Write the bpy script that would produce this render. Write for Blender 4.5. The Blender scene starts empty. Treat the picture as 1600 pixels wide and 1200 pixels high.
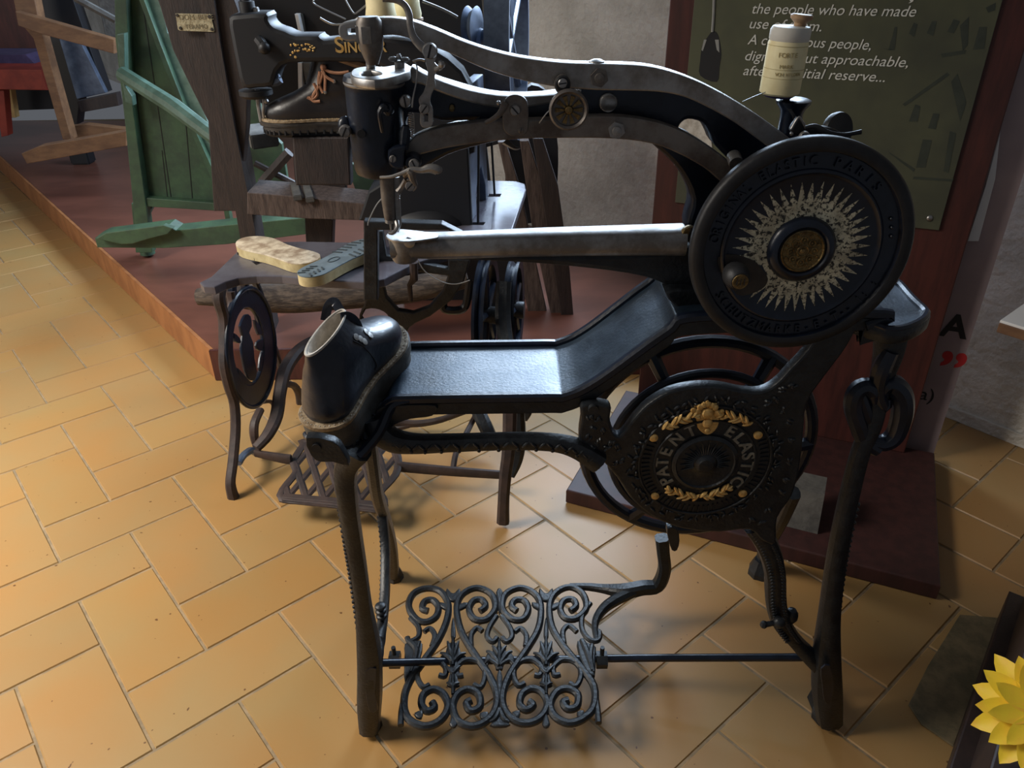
import bpy, math, random
from mathutils import Vector as V, Matrix
random.seed(4)
PI = math.pi
COL = bpy.context.scene.collection

# ------------------------------------------------------------------ camera
TH = math.radians(30.6); RO = math.radians(.84); FP = 1220.0; CH = 1.5
CF = V((0, math.cos(TH), -math.sin(TH)))
U0 = V((0, math.sin(TH), math.cos(TH))); R0 = V((1, 0, 0))
CR = math.cos(RO)*R0 - math.sin(RO)*U0
CU = math.sin(RO)*R0 + math.cos(RO)*U0
CO = V((0, 0, CH))
def ray(x, y): return (CF*FP + CR*(x-800) + CU*(600-y)).normalized()
def at(x, y, Y): d = ray(x, y); return CO + d*(Y/d.y)
def atz(x, y, z=0.0): d = ray(x, y); return CO + d*((z-CH)/d.z)
cam_d = bpy.data.cameras.new('camera'); cam = bpy.data.objects.new('camera', cam_d); COL.objects.link(cam)
cam_d.sensor_width = 36; cam_d.lens = FP/1600*36; cam_d.clip_start = .05
cam.matrix_world = Matrix(((CR.x, CU.x, -CF.x, 0), (CR.y, CU.y, -CF.y, 0), (CR.z, CU.z, -CF.z, CH), (0, 0, 0, 1)))
bpy.context.scene.camera = cam

# ------------------------------------------------------------------ materials
def s2l(c): return tuple((v/255/12.92 if v/255 <= .04045 else ((v/255+.055)/1.055)**2.4) for v in c)
def mat(name, c1, c2=None, rough=.5, metal=0.0, scale=8.0, bump=0.0, bscale=None, detail=4, rough2=None, stretch=None,
        lo=.4, hi=.6, coat=0.0, spec=.5, wave=None):
    m = bpy.data.materials.new(name); m.use_nodes = True
    nt = m.node_tree; N = nt.nodes; L = nt.links; b = N['Principled BSDF']
    b.inputs['Base Color'].default_value = (*s2l(c1), 1); b.inputs['Roughness'].default_value = rough
    b.inputs['Metallic'].default_value = metal; b.inputs['Coat Weight'].default_value = coat
    b.inputs['Specular IOR Level'].default_value = spec
    tc = N.new('ShaderNodeTexCoord'); mp = N.new('ShaderNodeMapping'); L.new(tc.outputs['Object'], mp.inputs[0])
    if stretch: mp.inputs['Scale'].default_value = stretch
    if c2 is not None:
        if wave:
            n = N.new('ShaderNodeTexWave'); n.inputs['Scale'].default_value = wave; n.inputs['Distortion'].default_value = 6
            n.inputs['Detail'].default_value = 3; n.inputs['Detail Scale'].default_value = 1.5; fac = n.outputs['Fac']
        else:
            n = N.new('ShaderNodeTexNoise'); n.inputs['Scale'].default_value = scale; n.inputs['Detail'].default_value = detail
            n.inputs['Roughness'].default_value = .65; fac = n.outputs['Fac']
        L.new(mp.outputs[0], n.inputs['Vector'])
        r = N.new('ShaderNodeValToRGB'); r.color_ramp.elements[0].position = lo; r.color_ramp.elements[1].position = hi
        r.color_ramp.elements[0].color = (*s2l(c1), 1); r.color_ramp.elements[1].color = (*s2l(c2), 1)
        L.new(fac, r.inputs[0]); L.new(r.outputs[0], b.inputs['Base Color'])
        if rough2 is not None:
            q = N.new('ShaderNodeMapRange'); q.inputs['From Min'].default_value = lo; q.inputs['From Max'].default_value = hi
            q.inputs['To Min'].default_value = rough; q.inputs['To Max'].default_value = rough2
            L.new(fac, q.inputs[0]); L.new(q.outputs[0], b.inputs['Roughness'])
    if bump:
        n2 = N.new('ShaderNodeTexNoise'); n2.inputs['Scale'].default_value = bscale or scale*3; n2.inputs['Detail'].default_value = 5
        L.new(mp.outputs[0], n2.inputs['Vector'])
        bp = N.new('ShaderNodeBump'); bp.inputs['Strength'].default_value = bump; bp.inputs['Distance'].default_value = .02 if bump >= 1 else .004
        L.new(n2.outputs['Fac'], bp.inputs['Height']); L.new(bp.outputs[0], b.inputs['Normal'])
    return m
M = {}
M['cast'] = mat('black_cast_iron', (30, 34, 38), (16, 18, 22), .42, 0, 40, .25, 160)
M['castblue'] = mat('blue_black_enamel', (14, 20, 32), (22, 30, 46), .3, 0, 20, .1, 120)
M['bed'] = mat('oiled_dark_casting', (30, 42, 54), (50, 66, 82), .32, .3, 7, .12, 200, rough2=.45, detail=8, spec=1.0)
M['steel'] = mat('worn_steel', (158, 156, 154), (118, 112, 106), .34, .6, 16, .12, 60, rough2=.5, detail=8)
M['steelbrown'] = mat('tarnished_steel', (124, 118, 112), (92, 82, 76), .42, .55, 18, .15, 70, rough2=.55, detail=8)
M['steelbright'] = mat('bright_steel', (176, 174, 172), (140, 136, 132), .4, .95, 30, .05)
M['gunmetal'] = mat('gunmetal_rim', (44, 44, 46), (34, 33, 34), .5, .3, 20, .15, 90)
M['bar'] = mat('rusty_stand_iron', (62, 48, 44), (44, 36, 36), .6, .1, 20, .2, 80)
M['gold'] = mat('gold_paint', (226, 190, 122), (196, 152, 84), .4, .45, 60, .15, 200)
M['silver'] = mat('silver_paint', (148, 146, 136), (110, 108, 100), .45, .5, 60)
M['brass'] = mat('old_brass', (136, 114, 74), (92, 76, 50), .38, .8, 60, .6, 220)
M['leather'] = mat('black_leather', (28, 32, 42), (42, 46, 56), .36, 0, 12, .25, 60, coat=.2)
M['leather2'] = mat('dark_brown_leather', (40, 34, 32), (28, 25, 26), .38, 0, 14, .2, 60)
M['welt'] = mat('stitched_welt', (150, 132, 106), (112, 92, 66), .7, 0, 90, .4, 200)
M['rubber'] = mat('grey_rubber', (74, 72, 68), (60, 56, 50), .7, 0, 20, .2, 80)
M['rubberdark'] = mat('dark_rubber', (52, 46, 40), (38, 34, 32), .7, 0, 20, .2, 80)
M['lining'] = mat('cream_lining', (206, 200, 190), (172, 164, 152), .9, 0, 40, .2)
M['lace'] = mat('tan_lace', (176, 128, 98), (150, 104, 78), .8, 0, 60)
M['pad'] = mat('tan_collar', (150, 122, 90), (128, 100, 72), .7, 0, 30)
M['soletop'] = mat('worn_cream_sole', (206, 192, 168), (142, 122, 100), .75, 0, 22, .3, 90, detail=8, lo=.42, hi=.62)
M['creamrubber'] = mat('cream_rubber', (196, 180, 136), (170, 152, 110), .7, 0, 20)
M['bluerubber'] = mat('blue_grey_rubber', (98, 110, 116), (82, 92, 96), .65, 0, 20, .2)
M['treadgrey'] = mat('dark_tread', (54, 62, 66), None, .7)
M['tabletop'] = mat('grey_table_top', (98, 96, 104), (80, 76, 84), .27, .1, 8, .1, 60, detail=7)
M['woodgrey'] = mat('weathered_brown_beam', (84, 70, 64), (58, 46, 42), .75, 0, 10, .4, 40, stretch=(6, 6, 1))
M['wooddark'] = mat('dark_brown_wood', (50, 40, 38), (38, 31, 31), .6, 0, 8, .3, 40, stretch=(6, 6, 1))
M['woodred'] = mat('red_brown_stained_wood', (78, 39, 34), (60, 31, 28), .5, 0, 7, .05, 40, stretch=(4, 4, .5), detail=6)
M['woodor'] = mat('orange_brown_timber', (122, 88, 60), (100, 70, 48), .6, 0, 5, .1, 60, stretch=(1.5, 3, 4))
M['log'] = mat('rough_grey_log', (88, 76, 66), (50, 42, 38), .85, 0, 18, .8, 40, stretch=(1, 4, 4))
M['platform'] = mat('brown_laminate', (106, 66, 54), (90, 56, 46), .3, 0, 1.6, .02, 50, stretch=(1, 2.5, 1), detail=5)
M['lip'] = mat('oak_platform_edge', (156, 104, 64), (136, 88, 54), .45, 0, 6, .05, stretch=(1, 3, 1))
M['green'] = mat('faded_green_paint', (56, 82, 58), (46, 66, 50), .6, 0, 12, .2, 60)
M['greenpale'] = mat('chalky_green_paint', (120, 146, 134), (92, 118, 106), .6, 0, 12, .2, 60)
M['redbase'] = mat('shade_darkened_red_base', (62, 34, 32), (50, 28, 27), .55, 0, 7, .05, 40, stretch=(4, 4, .5), detail=6)  # darker copy of the board's red wood, its shade put into the colour
M['greenlight'] = mat('pale_green_paint', (72, 96, 84), (54, 76, 64), .5, 0, 12, .2, 60)
M['plaster'] = mat('rough_plaster', (226, 221, 210), (198, 193, 182), .95, 0, 3, 1.0, 30, detail=8)
M['olive'] = mat('olive_panel_print', (86, 88, 66), (70, 72, 58), .55, 0, 2.5, 0)
M['olivedark'] = mat('dark_panel_print', (50, 56, 48), (58, 64, 54), .6, 0, 30)
M['inkblack'] = mat('black_print', (26, 27, 30), None, .6)
M['white'] = mat('white_print', (222, 222, 214), None, .6)
M['greyprint'] = mat('grey_print', (150, 150, 146), None, .6)
M['cream'] = mat('cream_label', (236, 224, 178), (226, 210, 160), .6, 0, 20)
M['labelink'] = mat('label_ink', (176, 158, 108), None, .7)
M['spoolwood'] = mat('turned_wood', (176, 142, 104), (140, 112, 88), .6, 0, 20)
M['thread'] = mat('thread', (200, 196, 186), None, .6)
M['wire'] = mat('grey_wire', (150, 150, 150), None, .4, .7)
M['sign'] = mat('tin_plate', (176, 168, 140), (140, 130, 104), .55, .3, 60, .3, 200)
M['signink'] = mat('sign_ink', (118, 108, 84), None, .7)
M['banner'] = mat('lilac_grey_banner', (168, 150, 150), (146, 130, 134), .6, 0, 2, 0)
M['redink'] = mat('red_print', (180, 40, 44), None, .6)
M['stone'] = mat('grey_stone', (92, 90, 86), (74, 72, 70), .95, 0, 14, .6, 60)
M['greygreen'] = mat('grey_green_slab', (116, 102, 76), (92, 84, 62), .8, 0, 20, .4, 80)
M['redpaint'] = mat('red_painted_wood', (150, 58, 44), (126, 44, 36), .55, 0, 8)
M['palewood'] = mat('pale_wood', (196, 164, 108), (170, 138, 88), .6, 0, 8)
M['petal'] = mat('yellow_petal', (236, 206, 52), (232, 176, 60), .5, 0, 14, .1, 60, lo=.42, hi=.7)
M['leaf'] = mat('green_leaf', (60, 90, 44), None, .6)
M['terra'] = mat('terracotta_pot', (150, 92, 62), (132, 78, 52), .8, 0, 20, .2)
M['cabinet'] = mat('dark_stained_cabinet', (52, 38, 34), (40, 30, 28), .5, 0, 5, .1, 40, stretch=(5, 5, .8))
M['tablewhite'] = mat('white_tabletop', (226, 226, 226), None, .4)
M['purple'] = mat('violet_cloth', (74, 62, 96), (60, 50, 80), .9, 0, 10)
M['ironblue'] = mat('blue_grey_metal', (96, 108, 128), (76, 86, 104), .4, .5, 12, .1)
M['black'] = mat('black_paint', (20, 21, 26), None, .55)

# worn sunburst: silver-cream flakes over black
def worn():
    m = mat('worn_sun_decal', (214, 208, 180), (168, 160, 136), .5, .1, 30)
    N = m.node_tree.nodes; L = m.node_tree.links; b = N['Principled BSDF']
    old = b.inputs['Base Color'].links[0].from_socket
    tc = N.new('ShaderNodeTexCoord'); n = N.new('ShaderNodeTexNoise'); n.inputs['Scale'].default_value = 160; n.inputs['Detail'].default_value = 6
    n.inputs['Roughness'].default_value = .7
    L.new(tc.outputs['Object'], n.inputs['Vector'])
    r = N.new('ShaderNodeValToRGB'); r.color_ramp.elements[0].position = .44; r.color_ramp.elements[1].position = .5
    L.new(n.outputs['Fac'], r.inputs[0])
    mx = N.new('ShaderNodeMix'); mx.data_type = 'RGBA'; L.new(r.outputs[0], mx.inputs['Factor'])
    mx.inputs[6].default_value = (*s2l((40, 38, 34)), 1); L.new(old, mx.inputs[7]); L.new(mx.outputs[2], b.inputs['Base Color'])
    return m
M['sun'] = worn()

# terracotta tile: per-tile tint from a colour attribute
def tile_mat():
    m = bpy.data.materials.new('terracotta_tile'); m.use_nodes = True
    N = m.node_tree.nodes; L = m.node_tree.links; b = N['Principled BSDF']
    at_ = N.new('ShaderNodeAttribute'); at_.attribute_name = 'tint'
    tc = N.new('ShaderNodeTexCoord'); n = N.new('ShaderNodeTexNoise'); n.inputs['Scale'].default_value = 3.2; n.inputs['Detail'].default_value = 5
    L.new(tc.outputs['Object'], n.inputs['Vector'])
    r = N.new('ShaderNodeValToRGB'); r.color_ramp.elements[0].position = .35; r.color_ramp.elements[1].position = .68
    r.color_ramp.elements[0].color = (*s2l((160, 121, 72)), 1); r.color_ramp.elements[1].color = (*s2l((152, 124, 80)), 1)
    L.new(n.outputs['Fac'], r.inputs[0])
    mx = N.new('ShaderNodeMix'); mx.data_type = 'RGBA'; mx.blend_type = 'MULTIPLY'; mx.inputs['Factor'].default_value = 1
    L.new(r.outputs[0], mx.inputs[6]); L.new(at_.outputs['Color'], mx.inputs[7])
    # dark specks of dirt
    n3 = N.new('ShaderNodeTexNoise'); n3.inputs['Scale'].default_value = 70; n3.inputs['Detail'].default_value = 1
    L.new(tc.outputs['Object'], n3.inputs['Vector'])
    r3 = N.new('ShaderNodeValToRGB'); r3.color_ramp.elements[0].position = .205; r3.color_ramp.elements[1].position = .23
    r3.color_ramp.elements[0].color = (.35, .25, .2, 1)
    L.new(n3.outputs['Fac'], r3.inputs[0])
    m2 = N.new('ShaderNodeMix'); m2.data_type = 'RGBA'; m2.blend_type = 'MULTIPLY'; m2.inputs['Factor'].default_value = 1
    L.new(mx.outputs[2], m2.inputs[6]); L.new(r3.outputs[0], m2.inputs[7]); L.new(m2.outputs[2], b.inputs['Base Color'])
    rr = N.new('ShaderNodeMapRange'); rr.inputs['To Min'].default_value = .34; rr.inputs['To Max'].default_value = .52
    L.new(n.outputs['Fac'], rr.inputs[0]); L.new(rr.outputs[0], b.inputs['Roughness'])
    n2 = N.new('ShaderNodeTexNoise'); n2.inputs['Scale'].default_value = 9; n2.inputs['Detail'].default_value = 6
    L.new(tc.outputs['Object'], n2.inputs['Vector'])
    bp = N.new('ShaderNodeBump'); bp.inputs['Strength'].default_value = .18; bp.inputs['Distance'].default_value = .006
    L.new(n2.outputs['Fac'], bp.inputs['Height']); L.new(bp.outputs[0], b.inputs['Normal'])
    return m
M['tile'] = tile_mat()
M['grout'] = mat('pale_grout', (150, 128, 98), (124, 108, 84), .8, 0, 30)

# ------------------------------------------------------------------ object helpers
from mathutils.bvhtree import BVHTree
def snap(obj, x, y, d=0.0):
    """point of obj's surface seen at photo pixel (x, y), lifted by d along the normal"""
    me = obj.data; o = WL[obj]; t = BVHTree.FromPolygons([v.co for v in me.vertices], [tuple(p.vertices) for p in me.polygons])
    h = t.ray_cast(CO-o, ray(x, y))
    if h[0] is None: return None, None
    n = h[1] if h[1].dot(ray(x, y)) < 0 else -h[1]
    return h[0]+o+n*d, n
WL = {}
def tag(o, label=None, cat=None, group=None, kind=None):
    if label: o['label'] = label
    if cat: o['category'] = cat
    if group: o['group'] = group
    if kind: o['kind'] = kind
    return o
def thing(name, loc, label, cat, group=None):
    o = bpy.data.objects.new(name, None); COL.objects.link(o); o.empty_display_size = .05
    o.location = loc; WL[o] = V(loc); return tag(o, label, cat, group)
def link(name, me, m, parent=None, smooth=True, ang=35):
    vs = [v.co for v in me.vertices]
    c = V((sum(v.x for v in vs)/len(vs), sum(v.y for v in vs)/len(vs), min(v.z for v in vs)))
    me.transform(Matrix.Translation(-c))
    o = bpy.data.objects.new(name, me); COL.objects.link(o); WL[o] = c
    if parent is not None: o.parent = parent; o.location = c - WL[parent]
    else: o.location = c
    me.materials.clear(); me.materials.append(M[m] if isinstance(m, str) else m)
    if smooth:
        for p in me.polygons: p.use_smooth = True
        me.set_sharp_from_angle(angle=math.radians(ang))
    return o
def catmull(P, k=5, closed=False):
    n = len(P)
    if n < 3: return list(P)
    out = []
    rng = range(n) if closed else range(n-1)
    for i in rng:
        if closed: a, b, c, d = P[(i-1) % n], P[i], P[(i+1) % n], P[(i+2) % n]
        else: a, b, c, d = P[max(i-1, 0)], P[i], P[i+1], P[min(i+2, n-1)]
        for j in range(k):
            t = j/k
            out.append(tuple(.5*((2*b[q]) + (-a[q]+c[q])*t + (2*a[q]-5*b[q]+4*c[q]-d[q])*t*t + (-a[q]+3*b[q]-3*c[q]+d[q])*t**3) for q in range(len(b))))
    if not closed: out.append(tuple(P[-1]))
    return out
class MB:
    def __init__(s): s.v = []; s.f = []
    def add(s, vs, fs):
        k = len(s.v); s.v += [tuple(v) for v in vs]; s.f += [tuple(i+k for i in f) for f in fs]; return s
    def addmesh(s, me):
        s.add([v.co for v in me.vertices], [tuple(p.vertices) for p in me.polygons]); bpy.data.meshes.remove(me); return s
    def box(s, c, size, rot=None, bev=0.0):
        hx, hy, hz = (q/2 for q in size); R = rot or Matrix.Identity(3)
        if bev <= 0:
            vs = [V(c)+R@V((x*hx, y*hy, z*hz)) for x in (-1, 1) for y in (-1, 1) for z in (-1, 1)]
            return s.add(vs, [(0, 1, 3, 2), (4, 6, 7, 5), (0, 4, 5, 1), (2, 3, 7, 6), (0, 2, 6, 4), (1, 5, 7, 3)])
        import bmesh
        bm = bmesh.new(); bmesh.ops.create_cube(bm, size=1)
        for v in bm.verts: v.co = V((v.co.x*size[0], v.co.y*size[1], v.co.z*size[2]))
        bmesh.ops.bevel(bm, geom=bm.edges[:], offset=min(bev, min(size)*.45), segments=2, affect='EDGES')
        for v in bm.verts: v.co = V(c)+R@v.co
        bm.verts.index_update()
        s.add([v.co.copy() for v in bm.verts], [tuple(v.index for v in f.verts) for f in bm.faces]); bm.free(); return s
    def tube(s, pts, r, n=8, asp=1.0, up=None, k=4, square=0.0, cap=True, closed=False):
        """sweep; r scalar or per-point list; asp = width ratio along the side axis"""
        rs = list(r) if isinstance(r, (list, tuple)) else [r]*len(pts)
        P = catmull([tuple(p)+(q,) for p, q in zip(pts, rs)], k, closed) if (len(pts) > 2 and k > 1) else [tuple(p)+(q,) for p, q in zip(pts, rs)]
        pos = [V(p[:3]) for p in P]; rad = [p[3] for p in P]; m = len(pos)
        upv = V(up) if up else None; rings = []; prev = None
        for i in range(m):
            if closed: t = pos[(i+1) % m]-pos[i-1]
            else: t = pos[min(i+1, m-1)]-pos[max(i-1, 0)]
            t = t.normalized() if t.length > 1e-9 else V((0, 0, 1))
            if upv is not None: a = upv - t*upv.dot(t)
            elif prev is None: a = V((0, 0, 1)) - t*t.z if abs(t.z) < .9 else V((0, 1, 0)) - t*t.y
            else: a = prev - t*prev.dot(t)
            if a.length < 1e-6: a = prev or V((1, 0, 0))
            a.normalize(); prev = a; b = t.cross(a)
            ring = []
            for j in range(n):
                an = 2*PI*(j+.5)/n; c_, s_ = math.cos(an), math.sin(an)
                if square:
                    e = 1-square*.75
                    c_ = math.copysign(abs(c_)**e, c_); s_ = math.copysign(abs(s_)**e, s_)
                ring.append(pos[i] + a*(rad[i]*c_) + b*(rad[i]*asp*s_))
            rings.append(ring)
        vs = [v for R_ in rings for v in R_]; fs = []
        for i in range(m if closed else m-1):
            for j in range(n):
                fs.append((i*n+j, i*n+(j+1) % n, ((i+1) % m)*n+(j+1) % n, ((i+1) % m)*n+j))
        if cap and not closed: fs += [tuple(reversed(range(n))), tuple((m-1)*n+j for j in range(n))]
        return s.add(vs, fs)
    def lathe(s, prof, o, axis=(0, 0, 1), n=32, flat=1.0, ring=False):
        """prof: (radius, height along axis)"""
        ax = V(axis).normalized(); a = ax.orthogonal().normalized(); b = ax.cross(a); o = V(o); vs = []; fs = []
        for r, h in prof:
            for j in range(n):
                an = 2*PI*j/n; vs.append(o + ax*h + a*(r*math.cos(an)) + b*(r*math.sin(an)))
        m = len(prof)
        for i in range(m if ring else m-1):
            for j in range(n): fs.append((i*n+j, i*n+(j+1) % n, ((i+1) % m)*n+(j+1) % n, ((i+1) % m)*n+j))
        if not ring: fs += [tuple(reversed(range(n))), tuple((m-1)*n+j for j in range(n))]
        return s.add(vs, fs)
    def ball(s, c, r, n=10, sc=(1, 1, 1), rot=None):
        R = rot or Matrix.Identity(3); vs = []; fs = []; m = max(4, n//2)
        for i in range(m+1):
            ph = PI*i/m
            for j in range(n):
                a = 2*PI*j/n
                vs.append(V(c)+R@V((r*sc[0]*math.sin(ph)*math.cos(a), r*sc[1]*math.sin(ph)*math.sin(a), r*sc[2]*math.cos(ph))))
        for i in range(m):
            for j in range(n): fs.append((i*n+j, (i+1)*n+j, (i+1)*n+(j+1) % n, i*n+(j+1) % n))
        return s.add(vs, fs)
    def loft(s, rings, cap=True):
        n = len(rings[0]); vs = [v for r in rings for v in r]; fs = []
        for i in range(len(rings)-1):
            for j in range(n): fs.append((i*n+j, i*n+(j+1) % n, (i+1)*n+(j+1) % n, (i+1)*n+j))
        if cap: fs += [tuple(reversed(range(n))), tuple((len(rings)-1)*n+j for j in range(n))]
        return s.add(vs, fs)
    def build(s, name, m, parent=None, smooth=True, ang=35):
        me = bpy.data.meshes.new(name); me.from_pydata(s.v, [], s.f); me.validate(); me.update()
        import bmesh
        bm = bmesh.new(); bm.from_mesh(me); bmesh.ops.recalc_face_normals(bm, faces=bm.faces[:]); bm.to_mesh(me); bm.free()
        return link(name, me, m, parent, smooth, ang)

class Pl:
    """a real plane in the room: origin, in-plane axes u, v; nrm = u x v faces the viewer"""
    def __init__(s, O, u, v): s.O = V(O); s.u = V(u).normalized(); s.v = V(v).normalized(); s.n = s.u.cross(s.v)
    def hit(s, x, y): d = ray(x, y); return CO + d*((s.O-CO).dot(s.n)/d.dot(s.n))
    def uv(s, x, y): p = s.hit(x, y)-s.O; return (p.dot(s.u), p.dot(s.v))
    def w(s, a, b, d=0.0): return s.O + s.u*a + s.v*b + s.n*d
    def mtx(s, d=0.0):
        o = s.O + s.n*d
        return Matrix(((s.u.x, s.v.x, s.n.x, o.x), (s.u.y, s.v.y, s.n.y, o.y), (s.u.z, s.v.z, s.n.z, o.z), (0, 0, 0, 1)))
    def off(s, d): return Pl(s.O+s.n*d, s.u, s.v)
def PY(Y): return Pl((0, Y, 0), (1, 0, 0), (0, 0, 1))
def PZ(z): return Pl((0, 0, z), (1, 0, 0), (0, 1, 0))
def curve_mesh(loops, t, bev=0.0, res=1):
    cd = bpy.data.curves.new('c', 'CURVE'); cd.dimensions = '2D'; cd.fill_mode = 'BOTH'
    b = min(bev, t*.45); cd.extrude = t/2-b; cd.bevel_depth = b; cd.bevel_resolution = res; cd.offset = -b
    for L_ in loops:
        sp = cd.splines.new('POLY'); sp.points.add(len(L_)-1)
        for p, q in zip(sp.points, L_): p.co = (q[0], q[1], 0, 1)
        sp.use_cyclic_u = True
    o = bpy.data.objects.new('c', cd); COL.objects.link(o)
    bpy.context.view_layer.update()
    me = bpy.data.meshes.new_from_object(o.evaluated_get(bpy.context.evaluated_depsgraph_get()))
    bpy.data.objects.remove(o); bpy.data.curves.remove(cd)
    return me
def plate(pl, pts, t, holes=(), bev=.001, k=0, px=True, hk=None, mb=None):
    """solid of thickness t behind plane pl; outline in photo pixels lying on that plane (px) or in metres"""
    def cv(L_, kk):
        q = [pl.uv(*p) for p in L_] if px else list(L_)
        return catmull(q, kk, True) if kk else q
    me = curve_mesh([cv(pts, k)] + [cv(h, k if hk is None else hk) for h in holes], t, bev)
    me.transform(pl.mtx(-t/2))
    b = mb or MB(); b.addmesh(me); return b
def text(pl, s, a, b, size, t=.0008, shear=0.0, rot=0.0, align='LEFT', mb=None, d=0.0, sx=1.0, bold=0.0, yal='BOTTOM_BASELINE'):
    cd = bpy.data.curves.new('t', 'FONT'); cd.body = s; cd.size = size; cd.shear = shear; cd.align_x = align; cd.align_y = yal
    cd.extrude = t/2; cd.offset = bold
    o = bpy.data.objects.new('t', cd); COL.objects.link(o); bpy.context.view_layer.update()
    me = bpy.data.meshes.new_from_object(o.evaluated_get(bpy.context.evaluated_depsgraph_get()))
    bpy.data.objects.remove(o); bpy.data.curves.remove(cd)
    me.transform(Matrix.Diagonal((sx, 1, 1, 1)))
    me.transform(pl.mtx(d+t/2) @ Matrix.Translation((a, b, 0)) @ Matrix.Rotation(rot, 4, 'Z'))
    m = mb or MB(); m.addmesh(me); return m
def ring2(c, r, n=48, a0=0, sx=1, sy=1): return [(c[0]+r*sx*math.cos(a0+2*PI*i/n), c[1]+r*sy*math.sin(a0+2*PI*i/n)) for i in range(n)]
def beam(p, q, w, d, up=(0, 0, 1), bev=.002, mb=None):
    """square timber from p to q, w across, d deep (d along the given up axis crossed)"""
    p = V(p); q = V(q); z = (q-p); L_ = z.length; z.normalize(); x = V(up).cross(z)
    if x.length < 1e-4: x = V((1, 0, 0))
    x.normalize(); y = z.cross(x)
    R = Matrix(((x.x, y.x, z.x), (x.y, y.y, z.y), (x.z, y.z, z.z)))
    m = mb or MB(); return m.box((p+q)/2, (w, d, L_), R, bev)
def screw(name, c, r, parent, m='steel', h=.004, ax=(0, -1, 0), ang=.6, n=20):
    b = MB(); a = V(ax).normalized(); b.lathe([(r, 0), (r, h*.6), (r*.85, h)], c, a, n)
    o = b.build(name, m, parent)
    s1 = a.orthogonal().normalized(); s1 = Matrix.Rotation(ang, 3, a) @ s1; s2 = a.cross(s1)
    R = Matrix(((s1.x, s2.x, a.x), (s1.y, s2.y, a.y), (s1.z, s2.z, a.z)))
    MB().box(V(c)+a*(h*1.0), (r*1.7, r*.26, h*.25), R).build('slot', 'black', o, smooth=False)
    return o
# ================================================================== SETTING
def z2(pts, ox, oy, s): return [(ox+p[0]/s, oy+p[1]/s) for p in pts]
# floor: herringbone of 2:1 terracotta tiles over grout
def build_floor():
    U = .1875; A = V((math.cos(math.radians(-50)), math.sin(math.radians(-50)), 0)); B = V((-A.y, A.x, 0))
    a0 = -2.037-2*U; b0 = .264; g = .0023; mb = MB(); tints = []
    for i in range(-28, 40):
        for j in range(-40, 40):
            sm = (i+j) % 4
            if sm == 0: w, h = 2, 1
            elif sm == 2: w, h = 1, 2
            else: continue
            bb0, bb1 = b0+i*U+g, b0+(i+w)*U-g; aa0, aa1 = a0+j*U+g, a0+(j+h)*U-g
            c = B*((bb0+bb1)/2)+A*((aa0+aa1)/2)
            if not (-4.6 < c.x < 2.6 and -.3 < c.y < 7.2): continue
            dz = random.uniform(-.0006, .0006); e = .003
            pts = [(bb0, aa0), (bb1, aa0), (bb1, aa1), (bb0, aa1)]; cc = [((bb0+bb1)/2, (aa0+aa1)/2)]
            top = []; low = []
            for (pb, pa) in pts:
                low.append(B*pb+A*pa+V((0, 0, -.004)))
                qb = pb + (e if pb < cc[0][0] else -e); qa = pa + (e if pa < cc[0][1] else -e)
                top.append(B*qb+A*qa+V((0, 0, dz)))
            mb.add(low+top, [(4, 5, 6, 7), (0, 1, 5, 4), (1, 2, 6, 5), (2, 3, 7, 6), (3, 0, 4, 7)])
            t = random.uniform(.94, 1.03); col = (t, t*random.uniform(.97, 1.01), t*random.uniform(.93, 1.02), 1)
            tints += [col]*5
    me = bpy.data.meshes.new('floor'); me.from_pydata(mb.v, [], mb.f)
    ca = me.color_attributes.new('tint', 'FLOAT_COLOR', 'CORNER')
    for p in me.polygons:
        for li in p.loop_indices: ca.data[li].color = tints[p.index]
    o = link('floor', me, 'tile', smooth=False); tag(o, kind='structure')
    g_ = MB().box((-1, 3.4, -.028), (7.6, 8.0, .05)).build('grout', 'grout', o, smooth=False)
build_floor()

# back wall (diagonal), with the window that lies above the picture
WO = V((.45, 3.55, 0)); WD = V((.64, -.768, 0)).normalized()
wall = Pl(WO, WD, (0, 0, 1))
wb = plate(wall, [(-9, -.01), (3.2, -.01), (3.2, 3.2), (-9, 3.2)], .3, holes=[[(-2.1, 1.32), (1.0, 1.32), (1.0, 2.75), (-2.1, 2.75)]], px=False, bev=0)
tag(wb.build('wall_back', 'plaster', smooth=False), kind='structure')
sk = plate(wall.off(.012), [(-9, 0), (3.2, 0), (3.2, .045), (-9, .045)], .012, px=False, bev=.002)
tag(sk.build('baseboard_back', 'plaster', smooth=False), kind='structure')
wf = plate(wall.off(-.12), [(-2.1, 1.32), (1.0, 1.32), (1.0, 2.75), (-2.1, 2.75)], .05,
           holes=[[(-2.04, 1.38), (-.64, 1.38), (-.64, 2.69), (-2.04, 2.69)], [(-.58, 1.38), (.52, 1.38), (.52, 2.69), (-.58, 2.69)], [(.58, 1.38), (.94, 1.38), (.94, 2.69), (.58, 2.69)]], px=False, bev=.003)
tag(wf.build('window_1', 'tablewhite', smooth=False), kind='structure')

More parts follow.
